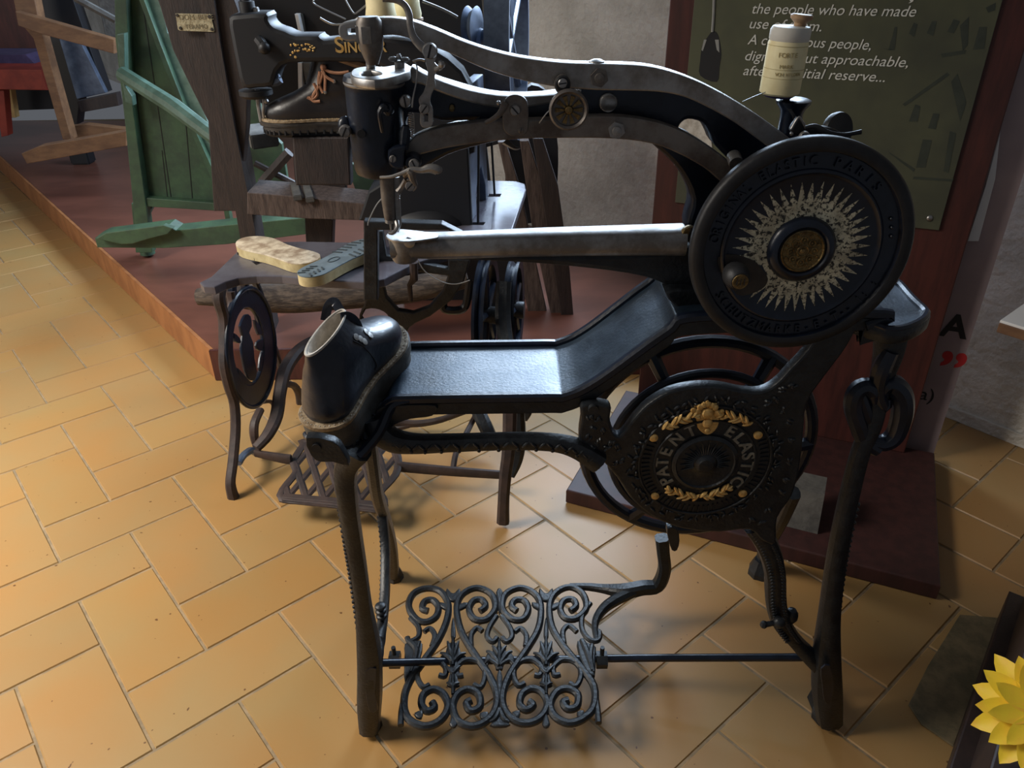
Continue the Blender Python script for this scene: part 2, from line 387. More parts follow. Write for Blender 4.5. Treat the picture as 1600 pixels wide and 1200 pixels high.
# low display platform behind the machines
PH = .13
A_ = atz(345, 592); B_ = atz(0, 262); dAB = (B_-A_).normalized()
pp = [(A_.x, A_.y), (A_.x+dAB.x*5.4, A_.y+dAB.y*5.4), (-1.9, 6.6), (.28, 3.72), (.72, 3.18), (.72, A_.y)]
pf = plate(PZ(PH), pp, PH-.002, px=False, bev=.002).build('floor_platform', 'platform', smooth=False); tag(pf, kind='structure')
e1 = V((A_.x, A_.y, 0)); nrm = V((dAB.y, -dAB.x, 0)); nrm = nrm if nrm.x < 0 else -nrm
R_ = Matrix(((dAB.x, -dAB.y, 0), (dAB.y, dAB.x, 0), (0, 0, 1)))
tb = MB().box(e1+dAB*2.7+nrm*.008+V((0, 0, PH/2+.001)), (5.4, .016, PH), R_, .002)
tag(tb.build('trim_1', 'lip', smooth=False), kind='structure')
tag(MB().box(((A_.x+.72)/2-.005, A_.y-.008, PH/2+.001), (.72-A_.x+.02, .016, PH), None, .002).build('trim_2', 'woodred', smooth=False), kind='structure')

# ================================================================== INFORMATION BOARD
PU = V((.923, -.385, 0)).normalized()
brp = atz(1413, 708, .05)
bd = Pl(brp, PU, (0, 0, 1))
T = thing('information_board', brp-PU*.5, 'tall red-brown wooden information board with an olive printed panel, standing on a dark base', 'information board')
def bpx(x, y): return bd.uv(x, y)
xl = bpx(1020, 330)[0]
xr = 0.0
b = plate(bd, [(xl, 0), (xr, 0), (xr, 1.42), (xl, 1.42)], .035, px=False, bev=.003)
b.build('backboard', 'woodred', T, smooth=False)
f0 = V((atz(884, 786).x, atz(884, 786).y, 0)); f1 = V((atz(1462, 938).x, atz(1462, 938).y, 0))
fd = (f1-f0).normalized(); fn = V((-fd.y, fd.x, 0)); dep = .62
bs = Pl((f0.x, f0.y, 0.05), fd, fn)
plate(bs, [(0, 0), ((f1-f0).length, 0), ((f1-f0).length, dep), (0, dep)], .048, px=False, bev=.004).build('base', 'redbase', T, smooth=False)
# printed panel
po = bd.off(.008)
pL = po.uv(1083, 20)[0]; pR = po.uv(1467, 360)[0]; pB = po.uv(1467, 360)[1]; pT = 1.395
pan = plate(po, [(pL, pB), (pR, pB), (pR, pT), (pL, pT)], .007, px=False, bev=.001).build('printed_panel', 'olive', T, smooth=False)
for (x, y) in ((1453, 341), (1085, 275)):
    c = po.hit(x, y); sc = MB(); sc.ball(c, .009, 12, (1, .6, 1)); sc.build('panel_screw', 'steelbright', pan)
tx = po.off(.0012)
def putline(s, x0, y0, x1, y1, hgt, m='white'):
    """a line of italic print from pixel baseline point to where it ends, on the panel plane"""
    a0, b0 = po.uv(x0, y0); a1, b1 = po.uv(x1, y1)
    mbt = text(tx, s, 0, 0, 1.0, t=.0004, shear=.22)
    xs = [tx.u.dot(V(v)-tx.O) for v in mbt.v]; wv = max(xs)-min(xs)
    zs = [tx.v.dot(V(v)-tx.O) for v in mbt.v]
    sx = math.hypot(a1-a0, b1-b0)/wv; rot = math.atan2(b1-b0, a1-a0); hh = hgt
    x0_ = min(xs)
    out = MB(); out.f = mbt.f
    for v in mbt.v:
        p = V(v)-tx.O; x = (p.dot(tx.u)-x0_)*sx; y = p.dot(tx.v)*hh; d = p.dot(tx.n)
        out.v.append(tuple(tx.w(a0+x*math.cos(rot)-y*math.sin(rot), b0+x*math.sin(rot)+y*math.cos(rot), d)))
    return out
HT = .035
lines = [('the people who have made', 1175, 21, 1430, 26), ('use of them.', 1171, 44, 1283, 49),
         ('A courageous people,', 1168, 69, 1360, 78), ('dignified but approachable,', 1164, 94, 1418, 105), ('after an initial reserve...', 1161, 117, 1382, 128)]
lm = MB()
for (s, x0, y0, x1, y1) in lines:
    q = putline(s, x0, y0, x1, y1, HT); lm.add(q.v, q.f)
q = putline(',', 1420, 2, 1427, 2, HT); lm.add(q.v, q.f)
lm.build('lettering', 'white', pan, smooth=False)
# faint drawings on the print
def fprint(name, pts, m, k=0, up=.0007):
    return plate(po.off(up), pts, .0005, k=k, bev=0).build(name, m, pan, smooth=False)
dm = MB()
for r in [[(1388, 78), (1398, 42), (1402, 42), (1398, 78), (1380, 76)], [(1420, 52), (1428, 35), (1434, 38), (1428, 58)], [(1448, 52), (1456, 33), (1464, 33), (1458, 56)],
          [(1480, 50), (1490, 30), (1500, 33), (1490, 52)], [(1520, 78), (1530, 42), (1542, 42), (1538, 76)], [(1470, 84), (1510, 78), (1508, 84), (1472, 90)],
          [(1540, 12), (1556, 4), (1555, 16), (1544, 20)],
          [(1420, 190), (1430, 163), (1438, 166), (1434, 190)], [(1450, 200), (1458, 177), (1468, 178), (1462, 202)], [(1431, 262), (1442, 218), (1456, 219), (1446, 262)],
          [(1410, 163), (1480, 113), (1484, 117), (1414, 166)], [(1486, 128), (1496, 115), (1510, 160), (1500, 190)], [(1474, 268), (1484, 205), (1494, 208), (1482, 270)],
          [(1388, 237), (1430, 264), (1428, 269), (1390, 240)], [(1428, 276), (1490, 280), (1488, 284), (1426, 280)], [(1500, 40), (1514, 26), (1512, 70), (1504, 80)]]:
    plate(po.off(.0006), r, .0004, bev=0, mb=dm)
dm.build('house_drawing', 'olivedark', pan, smooth=False)['kind'] = 'stuff'
fprint('dark_figure_print', [(1112, 50), (1119, 50), (1124, 62), (1127, 85), (1124, 105), (1120, 128), (1094, 118), (1094, 95), (1097, 72), (1104, 60)], 'inkblack', 3)
fprint('white_figure_print', [(1117, 62), (1123, 62), (1124, 82), (1120, 78)], 'greyprint', 0, .0012)
fprint('white_figure_print', [(1100, 62), (1104, 62), (1098, 80), (1096, 78)], 'greyprint', 0, .0012)
mb = MB(); mb.tube([po.off(.001).hit(1116, -20), po.off(.001).hit(1115, 20), po.off(.001).hit(1113, 50)], .0035, 6); mb.build('string_print', 'greyprint', pan)
# little pale plate behind the arm, on the board's left stile
plate(po.off(.002), [(1060, 184), (1106, 184), (1117, 258), (1053, 258)], .002).build('pale_sheet', 'lining', pan, smooth=False)

# banner behind the board, white strip and small stone
bn = bd.off(-.07)
bb = bn.uv(1457, 714); bl = bb[0]-.4
o = plate(bn, [(bl, bb[1]), (bb[0], bb[1]), (bb[0], 1.6), (bl, 1.6)], .004, px=False, bev=0).build('hanging_banner', 'banner', smooth=False)
tag(o, 'lilac-grey printed banner hanging behind the right edge of the information board', 'banner')
bt = bn.off(.0012); ot = MB()
def bput(s, x, y, hgt, m, nm, bold=0.0):
    a, b_ = bt.uv(x, y); text(bt, s, a, b_, hgt, t=.0004, bold=bold).build(nm, m, o, smooth=False)
bput('A', 1468, 523, .1, 'inkblack', 'black_letter', .003)
bput('\u201d', 1456, 602, .17, 'redink', 'red_quotation_mark', .004)
bput('a)', 1434, 623, .06, 'inkblack', 'black_letter', .0)
sp = bd.off(-.05)
w_ = plate(sp, [(1563, 205), (1555, 280), (1529, 377), (1512, 377), (1540, 290)], .003).build('white_paper_strip', 'tablewhite', smooth=False)
tag(w_, 'narrow white paper strip sticking out behind the right edge of the information board', 'paper')
cp = MB(); cp.tube([bn.hit(1429, 712), bn.hit(1427, 760), bn.hit(1425, 803)], .0015, 6)
tag(cp.build('thin_string', 'wire'), 'thin pale cord hanging below the lilac-grey banner', 'cord')

# stone block on the board's base
q0 = bs.hit(1215, 822); q1 = bs.hit(1268, 830)
st = MB(); ud = (q1-q0).normalized()
R_ = Matrix(((fd.x, fn.x, 0), (fd.y, fn.y, 0), (0, 0, 1)))
c0 = (q0+q1)/2+fn*.05
lo = [c0+R_@V((x, y, 0)) for x, y in ((-.06, -.05), (.06, -.05), (.06, .05), (-.06, .05))]
hi = [c0+R_@V((x, y, .125)) for x, y in ((-.03, -.035), (.055, -.04), (.055, .045), (-.03, .045))]
st.loft([lo, hi])
o = st.build('stone_block', 'stone', smooth=False); o.location.z += .0005
tag(o, 'rough grey stone block standing on the dark base of the information board', 'stone')

# ================================================================== RIGHT EDGE: cabinet, slab, flower, white table
cz = []
p1 = atz(1600, 845); p2 = atz(1478, 1200)
ed = (p1-p2).normalized(); en = V((ed.y, -ed.x, 0)); en = en if en.x > 0 else -en
cb = thing('wooden_cabinet', (p1+p2)/2, 'dark stained wooden cabinet at the lower right corner, beside the yellow flower', 'cabinet')
cpl = Pl(p2-ed*.5, en, ed)
plate(Pl(cpl.O+V((0, 0, .10)), en, ed), [(0, -.1), (.3, -.1), (.3, 1.0), (0, 1.0)], .098, px=False, bev=.004).build('plinth', 'cabinet', cb, smooth=False)
plate(Pl(cpl.O+V((0, 0, .42)), en, ed), [(.03, -.1), (.3, -.1), (.3, .99), (.03, .99)], .31, px=False, bev=.004).build('body', 'cabinet', cb, smooth=False)
sl = plate(PZ(.006), [(1500, 960), (1560, 965), (1545, 1010), (1490, 1165), (1440, 1130), (1420, 1100), (1450, 1040)], .0055, bev=.001)  # thin flat piece, duller and darker than the tiles around it
tag(sl.build('thin_slab', 'greygreen', smooth=False), 'thin grey-green slab lying on the floor beside the dark cabinet', 'slab')

# flower (yellow, only its left petals in frame)
fc = at(1628, 1118, .72)
fl = thing('yellow_flower', fc, 'large yellow flower with pointed layered petals, cut by the right edge of the frame', 'flower')
ax = (CO-fc).normalized(); s1 = V((0, 0, 1)).cross(ax).normalized(); s2 = ax.cross(s1)
def petal(an, L_, w, tilt, d):
    mb = MB(); rings = []
    dr = s1*math.cos(an)+s2*math.sin(an); sd = ax.cross(dr)
    for i in range(9):
        t = i/8; ww = w*math.sin(PI*min(1, t*.93+.07))**.75*(1 if t < .98 else .15)
        r = .006+L_*t; lift = d+tilt*L_*(t**1.4)
        ring = []
        for s_, h in ((-1, .16), (-.5, .02), (0, -.06), (.5, .02), (1, .16)): ring.append(fc+dr*r+sd*(s_*ww)+ax*(lift+h*ww))
        for s_, h in ((1, .10), (.5, -.04), (0, -.12), (-.5, -.04), (-1, .10)): ring.append(fc+dr*r+sd*(s_*ww)+ax*(lift+h*ww-.0012))
        rings.append(ring)
    mb.loft(rings); mb.build('petal', 'petal', fl, ang=60)
for layer, (n_, L_, w, tilt, d, o_) in enumerate(((10, .088, .019, -.12, 0, .12), (10, .078, .017, .12, .004, .43), (9, .06, .014, .4, .008, .2))):
    for k in range(n_): petal(o_+2*PI*k/n_, L_*random.uniform(.95, 1.05), w, tilt, d)
MB().ball(fc+ax*.006, .014, 14).build('centre', 'gold', fl)
stm = MB(); stm.tube([fc-ax*.004, fc-ax*.03+V((.01, 0, -.03)), fc+V((.08, .02, -.06)), fc+V((.15, .04, -.02)), fc+V((.17, .05, -.05))], .004, 8); stm.build('stem', 'leaf', fl)
pc = fc+V((.17, .05, 0))
# the flower stands in a pot on the cabinet's lower shelf (just out of frame)
pot = MB(); zc = .424
pot.lathe([(.045, 0), (.06, .09), (.066, .09), (.066, .105), (.056, .105), (.05, .085)], (pc.x, pc.y, zc), n=28)

pot.build('flower_pot', 'terra', fl)
# white topped table whose corner shows at the right edge
tc0 = atz(1563, 500, .78)
tw = thing('white_table', (tc0.x+.5, tc0.y+.2, 0), 'white topped table with orange-brown wooden edge at the right edge of the frame', 'table')
c1 = atz(1606, 470, .78); c2 = atz(1640, 512, .78)
v1 = V((c1-tc0).normalized()); v2 = V((c2-tc0)); v2 = (v2-v1*v2.dot(v1)).normalized()
tp = Pl(tc0, v2, v1) if v2.cross(v1).z > 0 else Pl(tc0, v1, v2)
s_ = [(0, 0), (.7, 0), (.7, .5), (0, .5)]
plate(tp, s_, .006, px=False, bev=.001).build('tabletop', 'tablewhite', tw, smooth=False)
plate(tp.off(-.0062), s_, .022, px=False, bev=.002).build('wooden_edge', 'woodor', tw, smooth=False)
for (a, b_) in ((.52, .06), (.64, .06), (.64, .44), (.52, .44)):
    q = tp.w(a, b_); beam((q.x, q.y, .001), (q.x, q.y, .751), .045, .045).build('leg', 'woodor', tw, smooth=False)
# ================================================================== FRONT PATCHING MACHINE
F1 = 1.08
mc = thing('shoe_patching_machine', (.17, 1.25, 0), 'black cast-iron treadle shoe patching machine with sunburst handwheel and gold-crested plate, in the foreground', 'sewing machine')
# ---- bed: lower tray, slope and upper tray as a lipped casting
bw = (1.085, 1.275)
def bedpt(x, Y, z): return V((x, Y, z))
fl_ = at(596, 626, 1.085); zb = .832
prof = []   # (X, z) along the tray
xL = at(592, 622, 1.085).x; xb = at(905, 618, 1.085).x
xs1 = at(1075, 488, 1.085); zu = xs1.z-.008
prof = [(xL-.005, zb-.055), (xL+.0, zb-.03), (xL+.02, zb-.004), (xL+.06, zb), (xb-.06, zb), (xb-.02, zb+.002), (xb+.03, zb+.03), (xs1.x-.03, zu-.025), (xs1.x+.02, zu), (xs1.x+.3, zu), (at(1345, 505, 1.10).x, zu-.02)]
pc_ = catmull(prof, 6)
def strip(y0f, y1f, dz0, dz1, name, m):
    mb = MB(); rings = []
    n_ = len(pc_)
    for i, (x, z) in enumerate(pc_):
        t = i/(n_-1)
        ya, yb = y0f(x), y1f(x)
        rings.append([V((x, ya, z+dz0)), V((x, yb, z+dz0)), V((x, yb, z+dz1)), V((x, ya, z+dz1))])
    mb.loft(rings); return mb.build(name, m, mc, ang=40)
YF = lambda x: 1.085+ (0 if x < .75 else 0)
def yback(x):
    xc = at(1440, 500, 1.15).x
    return 1.27
strip(lambda x: 1.085, lambda x: yback(x), -.012, 0, 'bed', 'bed')
for nm, yy in (('front', 1.085), ('back', 1.27)):
    mb = MB(); mb.tube([(x, yy, z+.001) for x, z in pc_], .0085, 8, k=1, square=.3); mb.build('bed_rim', 'castblue', mc)
# front skirt of the bed
sk_ = [(x, z) for x, z in pc_[6:]]
pts = [(p[0], p[1]-.006) for p in sk_]+[(p[0], p[1]-.03) for p in reversed(sk_)]
plate(PY(1.083), pts, .012, px=False, bev=.002).build('bed_skirt', 'cast', mc)
PN = PZ(zu-.02)
nose = [PN.uv(*p) for p in [(1335, 500), (1352, 507), (1372, 512), (1390, 517), (1415, 514), (1438, 503), (1446, 493), (1444, 486), (1425, 468), (1406, 446), (1396, 441), (1345, 450)]]
ns = plate(PN, catmull(nose[2:10], 3)+[nose[10], nose[11], nose[0], nose[1]], .012, px=False, bev=.002).build('bed_nose', 'bed', mc)
mb = MB(); mb.tube([PN.w(*p, .002) for p in nose[1:11]], .0065, 8, k=3); mb.build('bed_rim', 'castblue', mc)
pts = [PN.w(*p, -.008) for p in nose[0:8]]; mb = MB(); mb.tube(pts, .013, 8, k=2, square=.6, asp=.6); mb.build('bed_skirt', 'cast', mc)
mb = MB(); q = PN.hit(1364, 499); mb.tube([q+V((.018*math.cos(a*PI/8), .006*math.sin(a*PI/8), .0005)) for a in range(16)], .0012, 5, k=1, closed=True); mb.build('oil_slot', 'black', mc)
# left lobe where the front leg bolts on, with the tapered toe of the bed
toe = [(478, 672), (486, 682), (505, 690), (530, 698), (556, 698), (578, 688), (590, 668), (600, 640), (612, 625), (612, 570), (585, 575), (540, 610), (500, 640)]
PT = PZ(.765)
tl = MB()
lobe = [PT.hit(*p) for p in toe[:7]]
outer = catmull([PT.uv(*p) for p in [(478, 678), (492, 690), (515, 698), (545, 702), (572, 694), (588, 668), (598, 640), (604, 600), (560, 590), (505, 625), (482, 655)]], 4, True)
plate(PT, outer, .016, px=False, bev=.004).build('bed_toe', 'bed', mc)
rim = [PT.w(*p) for p in outer]
mb = MB(); mb.tube(rim[:30], .006, 8, k=1); mb.build('bed_rim', 'castblue', mc)
# joining web toe -> tray
mb = MB(); a_ = [V((xL-.03, 1.02, .765)), V((xL+.0, 1.05, .79)), V((xL+.02, 1.08, .822)), V((xL+.05, 1.085, .832))]
mb.tube(a_, .009, 8); mb.build('bed_rim', 'castblue', mc)
plate(PY(1.075), [(590, 640), (625, 634), (680, 634), (675, 650), (640, 655), (615, 665), (600, 680), (585, 700), (580, 680)], .02, k=3).build('bed_bracket', 'cast', mc)
# bracket lug with bolt hole
plate(PY(.955), [(478, 684), (520, 690), (535, 705), (545, 728), (520, 722), (500, 722), (486, 712)], .016, holes=[ring2(PY(.955).uv(493, 700), .005, 16)] and [], k=2).build('bed_lug', 'cast', mc)
c = at(495, 699, .955); MB().lathe([(.007, 0), (.007, .003)], c, (0, -1, 0), 16).build('bolt', 'black', mc)
# ---- legs
def leg(name, pts, r, m='cast', asp=1.0, sq=.35, n=10, up=(0, 1, 0), parent=mc, beads=None):
    mb = MB(); P = [at(*p) for p in pts]; mb.tube(P, r, n, asp=asp, square=sq, up=up); o = mb.build(name, m, parent)
    return o, P
def beads(P, r, off, parent, m='cast', step=.0085, name='bead_moulding', sc=(1, 1, 1)):
    C_ = catmull([tuple(p) for p in P], 8); mb = MB(); acc = 0
    for i in range(1, len(C_)):
        d = (V(C_[i])-V(C_[i-1])); L_ = d.length; acc += L_
        if acc >= step:
            acc = 0; mb.ball(V(C_[i])+V(off), r, 8, sc)
    mb.build(name, m, parent)
lf, P = leg('leg', [(560, 700, 1.03), (541, 730, 1.04), (543, 780, 1.04), (552, 840, 1.05), (560, 890, 1.05), (568, 950, 1.055), (576, 1010, 1.06), (578, 1060, 1.06), (577, 1100, 1.065), (577, 1138, 1.067)],
            [.024, .02, .018, .017, .0165, .017, .024, .026, .026, .022])
beads([p+V((-.0145, -.009, 0)) for p in P[2:7]], .0042, (0, 0, 0), lf)
foot = MB(); q = atz(578, 1140); foot.lathe([(.026, 0), (.026, .012), (.02, .03)], (q.x, q.y+.01, 0.0005), n=8); foot.build('foot', 'cast', lf, smooth=False)
plate(PY(1.035), [(570, 1050), (588, 1045), (586, 1085), (590, 1110), (577, 1112), (571, 1080)], .004, k=2, bev=.001).build('leaf_ornament', 'castblue', lf)
lb, P = leg('leg', [(576, 680, 1.2), (583, 730, 1.24), (590, 775, 1.3), (603, 815, 1.4), (611, 850, 1.46), (614, 880, 1.5), (615, 898, 1.52)], [.016, .015, .015, .015, .016, .017, .015], asp=.9)
q = atz(617, 903); MB().lathe([(.024, 0), (.024, .012), (.017, .03)], (q.x, q.y, .0005), n=8).build('foot', 'cast', lb, smooth=False)
bl_, P = leg('brace', [(596, 795, 1.36), (602, 850, 1.32), (602, 910, 1.25), (599, 960, 1.18), (592, 1000, 1.12), (584, 1030, 1.07)], [.012, .011, .011, .011, .013, .018])
beads([p+V((-.008, -.007, 0)) for p in P[:4]], .004, (0, 0, 0), bl_)
mb = MB(); q = at(597, 958, 1.17)
for dz in (0, .014, .028): mb.ball(q+V((0, -.008, dz)), .012, 12, (1, 1, .55))
mb.build('knuckle', 'cast', bl_)
rf_, P = leg('leg', [(1392, 515, 1.12), (1388, 550, 1.115), (1378, 590, 1.11), (1372, 625, 1.105), (1362, 665, 1.10), (1345, 705, 1.095), (1328, 770, 1.09), (1313, 840, 1.085), (1303, 900, 1.08), (1296, 960, 1.075), (1292, 1020, 1.072), (1292, 1080, 1.07), (1296, 1125, 1.067)],
            [.026, .022, .017, .015, .015, .015, .016, .017, .018, .02, .026, .03, .026])
beads([p+V((.0145, -.009, 0)) for p in P[6:10]], .0042, (0, 0, 0), rf_)
q = atz(1292, 1128); MB().lathe([(.03, 0), (.03, .012), (.024, .035)], (q.x, q.y+.012, .0005), n=8).build('foot', 'cast', rf_, smooth=False)
q2 = atz(1277, 1108); MB().box((q2.x, q2.y+.01, .028), (.02, .04, .055), Matrix.Rotation(.2, 3, 'Y'), .003).build('foot_lug', 'cast', rf_, smooth=False)
plate(PY(1.03), [(1283, 1045), (1297, 1040), (1303, 1070), (1298, 1100), (1288, 1095), (1285, 1070)], .004, k=2, bev=.001).build('leaf_ornament', 'castblue', rf_)
# double scroll on right leg
mb = MB()
for path, r in (([(1392, 548), (1378, 575), (1372, 600), (1374, 622), (1382, 634), (1386, 622)], [.01, .012, .011, .01, .009, .006]),
                ([(1370, 700), (1352, 688), (1342, 665), (1333, 635), (1338, 612), (1352, 604), (1364, 614), (1366, 628)], [.012, .012, .012, .012, .012, .012, .011, .007]),
                ([(1360, 690), (1380, 692), (1398, 680), (1409, 650), (1410, 622), (1400, 604), (1387, 600), (1378, 612)], [.01, .012, .013, .014, .014, .014, .012, .009]),
                ([(1342, 610), (1352, 640), (1358, 662), (1352, 672)], [.008, .009, .008, .004])):
    mb.tube([at(x, y, 1.10) for x, y in path], [q*1.3 for q in r], 10)
mb.build('scroll', 'castblue', rf_)
lr, P = leg('leg', [(1240, 770, 1.30), (1222, 810, 1.36), (1205, 840, 1.45), (1195, 865, 1.52), (1188, 888, 1.545)], [.016, .016, .017, .018, .02], asp=.9)
q = atz(1187, 896); MB().lathe([(.032, 0), (.032, .015), (.02, .05)], (q.x, q.y, .0005), n=8).build('foot', 'cast', lr, smooth=False)
br, P = leg('brace', [(1178, 818, 1.09), (1198, 850, 1.09), (1210, 890, 1.09), (1212, 935, 1.09), (1220, 970, 1.09), (1240, 998, 1.085), (1265, 1025, 1.08), (1288, 1045, 1.075)], [.022, .021, .02, .02, .019, .015, .017, .02])
rb = MB(); C_ = catmull([tuple(p) for p in P[:6]], 9)
for i in range(2, len(C_)-3, 1):
    for s_ in (-1, 1):
        rb.ball(V(C_[i])+V((s_*.010, -.0185, 0)), .0052, 6, (1.3, .6, .55), Matrix.Rotation(s_*.6, 3, 'Y'))
rb.build('braid_moulding', 'cast', br)
mb = MB(); q = at(1217, 972, 1.06); mb.ball(q, .013, 12); mb.tube([q, q+V((-.028, -.004, -.002))], .0055, 8); mb.ball(q+V((-.03, -.004, -.002)), .008, 8)
q = at(1236, 962, 1.09); mb.ball(q, .014, 10, (1, 1, 1.4)); mb.build('hinge_knuckle', 'cast', br)
# ---- side frame with the round ornamental plate
S1 = PY(1.066)
fr = plate(S1, [(910, 633), (952, 634), (953, 655), (958, 675), (966, 682), (975, 675), (990, 655), (1012, 632), (1045, 613), (1085, 604), (1125, 604), (1160, 611), (1190, 612), (1213, 600), (1235, 577), (1262, 548), (1280, 520), (1300, 500), (1340, 500), (1325, 540), (1292, 585), (1262, 630), (1256, 680), (1250, 730), (1238, 775), (1215, 810), (1212, 850), (1190, 845), (1170, 828), (1125, 832), (1080, 829), (1045, 820), (1012, 803), (985, 778), (965, 748), (945, 725), (925, 712), (908, 704), (905, 680), (908, 655)], .022, k=3, bev=.004)
fr = fr.build('side_frame', 'cast', mc)
P = [at(*p) for p in [(583, 655, 1.075), (592, 672, 1.07), (615, 688, 1.066), (650, 693, 1.066), (700, 692, 1.066), (760, 690, 1.066), (820, 689, 1.066), (870, 692, 1.066), (905, 702, 1.068), (935, 720, 1.07)]]
mb = MB(); mb.tube(P, [.016, .02, .019, .016, .0145, .014, .014, .0145, .017, .02], 10, square=.4, up=(0, 1, 0)); rail = mb.build('rail', 'cast', mc)
rb = MB(); C_ = catmull([tuple(p) for p in P[1:]], 12)
for i in range(0, len(C_)-1, 3):
    p = V(C_[i]); rb.ball(p+V((0, -.016, .003)), .0055, 6, (1.5, .5, .45), Matrix.Rotation(.8 if (i//3) % 2 else -.8, 3, 'Y'))
    if i % 2: rb.ball(p+V((.004, -.016, -.007)), .0035, 6, (1, .6, 1))
rb.build('leaf_moulding', 'cast', rail)
# embossed flower texture on frame plate
CC = S1.uv(1101, 722); Rr = .136
def pol(r, a, c=CC): return (c[0]+r*math.cos(a), c[1]+r*math.sin(a))
eb = MB(); eb2 = MB(); rnd = random.Random(3)
for k in range(64):
    a = 2*PI*k/64
    for r in (.118, .126):
        if rnd.random() < .85:
            p = pol(r+rnd.uniform(-.003, .003), a+rnd.uniform(-.03, .03)); eb.ball(S1.w(*p, .001), .005, 6, (1.3, .7, .5), Matrix.Rotation(rnd.uniform(0, 3), 3, 'Y'))
for (x, y) in [(922, 650), (935, 655), (925, 668), (940, 675), (920, 685), (935, 692), (950, 700), (965, 700), (975, 720), (960, 725), (985, 735), (940, 710), (930, 700), (955, 690), (1200, 630), (1215, 625), (1225, 640), (1235, 660), (1238, 690), (1236, 720), (1230, 750), (1222, 770), (1225, 610), (1240, 600), (1200, 800), (1190, 815), (1175, 812)]:
    for k in range(3):
        q = S1.hit(x+rnd.uniform(-4, 4), y+rnd.uniform(-4, 4)); (eb if x < 1100 else eb2).ball(q, .0052, 6, (1.2, .7, .6), Matrix.Rotation(rnd.uniform(0, 3), 3, 'Y'))
mb = MB()
for r in (.1115, .0845): mb.tube([S1.w(*pol(r, 2*PI*k/48), .001) for k in range(48)], .0028, 6, k=1, closed=True)
mb.build('ring_moulding', 'cast', fr)
tk = MB()
for k in range(72):
    a = 2*PI*k/72
    if 30 < math.degrees(a) < 150: continue
    p = pol(.100, a); R_ = Matrix.Rotation(-a, 3, 'Y'); tk.box(S1.w(*p, .001), (.014, .003, .0028), R_, .0008)
tk.build('reeding', 'gunmetal', fr, smooth=False)
# raised letters
o_ = eb.build('flower_relief', 'cast', fr); o_['kind'] = 'stuff'; o_ = eb2.build('flower_relief', 'cast', fr); o_['kind'] = 'stuff'
lt = MB(); lt2 = MB()
ch = dict(P=212, A=193, T=179, E=160, N=135, T2=113)
seq = [('P', 211), ('A', 194.5), ('T', 178), ('E', 160.5), ('N', 137), ('T', 115), ('E', 61), ('L', 44), ('A', 26), ('S', 10), ('T', -6), ('I', -20), ('C', -34)]
for s_, dg in seq:
    lw_ = lt if dg > 90 else lt2
    a = math.radians(dg); r = .0625
    p = pol(r, a); text(S1, s_, p[0], p[1], .031, t=.003, rot=a-PI/2, align='CENTER', mb=lw_, sx=.95, bold=.0008)
lt.build('raised_lettering', 'silver', fr, smooth=False); lt2.build('raised_lettering', 'silver', fr, smooth=False)
# centre boss with small sunburst
mb = MB(); bc = S1.w(*CC); mb.lathe([(.056, 0), (.056, .004), (.05, .007), (.048, .004), (.03, .003), (.018, .006), (.012, .012), (.0, .013)], bc, (0, -1, 0), 40); bo = mb.build('centre_boss', 'cast', fr)
tk = MB()
for k in range(28):
    a = PI*(-.1+1.2*k/27); p0 = S1.w(*pol(.02, a), .005); p1 = S1.w(*pol(.034+.008*(k % 2), a), .0045); tk.tube([p0, p1], [.0022, .0006], 5, k=1)
tk.build('sun_relief', 'cast', bo)
# gold crest and garlands
gp = S1.off(.002)
cr = plate(gp, [(1105, 625), (1110, 632), (1121, 630), (1119, 645), (1124, 655), (1121, 668), (1113, 677), (1105, 680), (1097, 676), (1090, 668), (1088, 655), (1086, 642), (1082, 634), (1094, 633)], .006, k=2, bev=.0015)
for (x, y, r) in ((1094, 635, .006), (1100, 632, .006), (1106, 631, .006), (1112, 633, .006), (1117, 636, .006), (1105, 645, .011), (1105, 660, .009), (1098, 650, .006), (1112, 650, .006), (1105, 672, .005), (1105, 627, .003), (1090, 642, .006), (1120, 645, .007), (1127, 642, .005), (1083, 640, .005)):
    cr.ball(gp.hit(x, y)+V((0, -.002, 0)), r, 8, (1, .5, 1))
cr.build('gold_crest', 'gold', fr)
def leafblob(mb, x, y, ang, L_=.013, w=.0045):
    q = gp.hit(x, y); mb.ball(q+V((0, -.002, 0)), 1, 8, (L_, .004, w), Matrix.Rotation(-ang, 3, 'Y'))
def garland(pts):
    mb = MB(); C2 = catmull(pts, 5)
    for i in range(len(C2)-1):
        if i % 3 == 2: continue
        x, y = C2[i]; dx = C2[i+1][0]-x; dy = -(C2[i+1][1]-y); an = math.atan2(dy, dx)
        w = .6+.7*math.sin(PI*i/(len(C2)-1)); s_ = 1 if i % 2 else -1
        leafblob(mb, x+s_*2.2*math.sin(an), y-s_*-2.4*math.cos(an)*.9, an+s_*.75, .0075*w+.003, .0034)
        if i % 4 == 0: leafblob(mb, x, y, an, .008, .003)
        if i % 3 == 0: mb.ball(gp.hit(x, y)+V((0, -.003, 0)), .0028, 6)
    mb.build('gold_garland', 'gold', fr)
garland([(1088, 648), (1068, 654), (1050, 662), (1035, 668)])
garland([(1122, 646), (1142, 650), (1158, 655), (1174, 662)])
garland([(1044, 764), (1060, 770), (1078, 775), (1090, 774)])
garland([(1138, 761), (1124, 768), (1108, 773), (1094, 774)])
for (x, y) in ((1021, 683), (1184, 679), (1023, 774), (1160, 770)):
    MB().lathe([(.0075, 0), (.0075, .003), (.004, .0045)], S1.hit(x, y), (0, -1, 0), 16).build('gold_stud', 'gold', fr)
MB().lathe([(.009, 0), (.008, .006)], at(927, 638, 1.066), (0, -1, 0), 14).build('bolt', 'cast', fr)
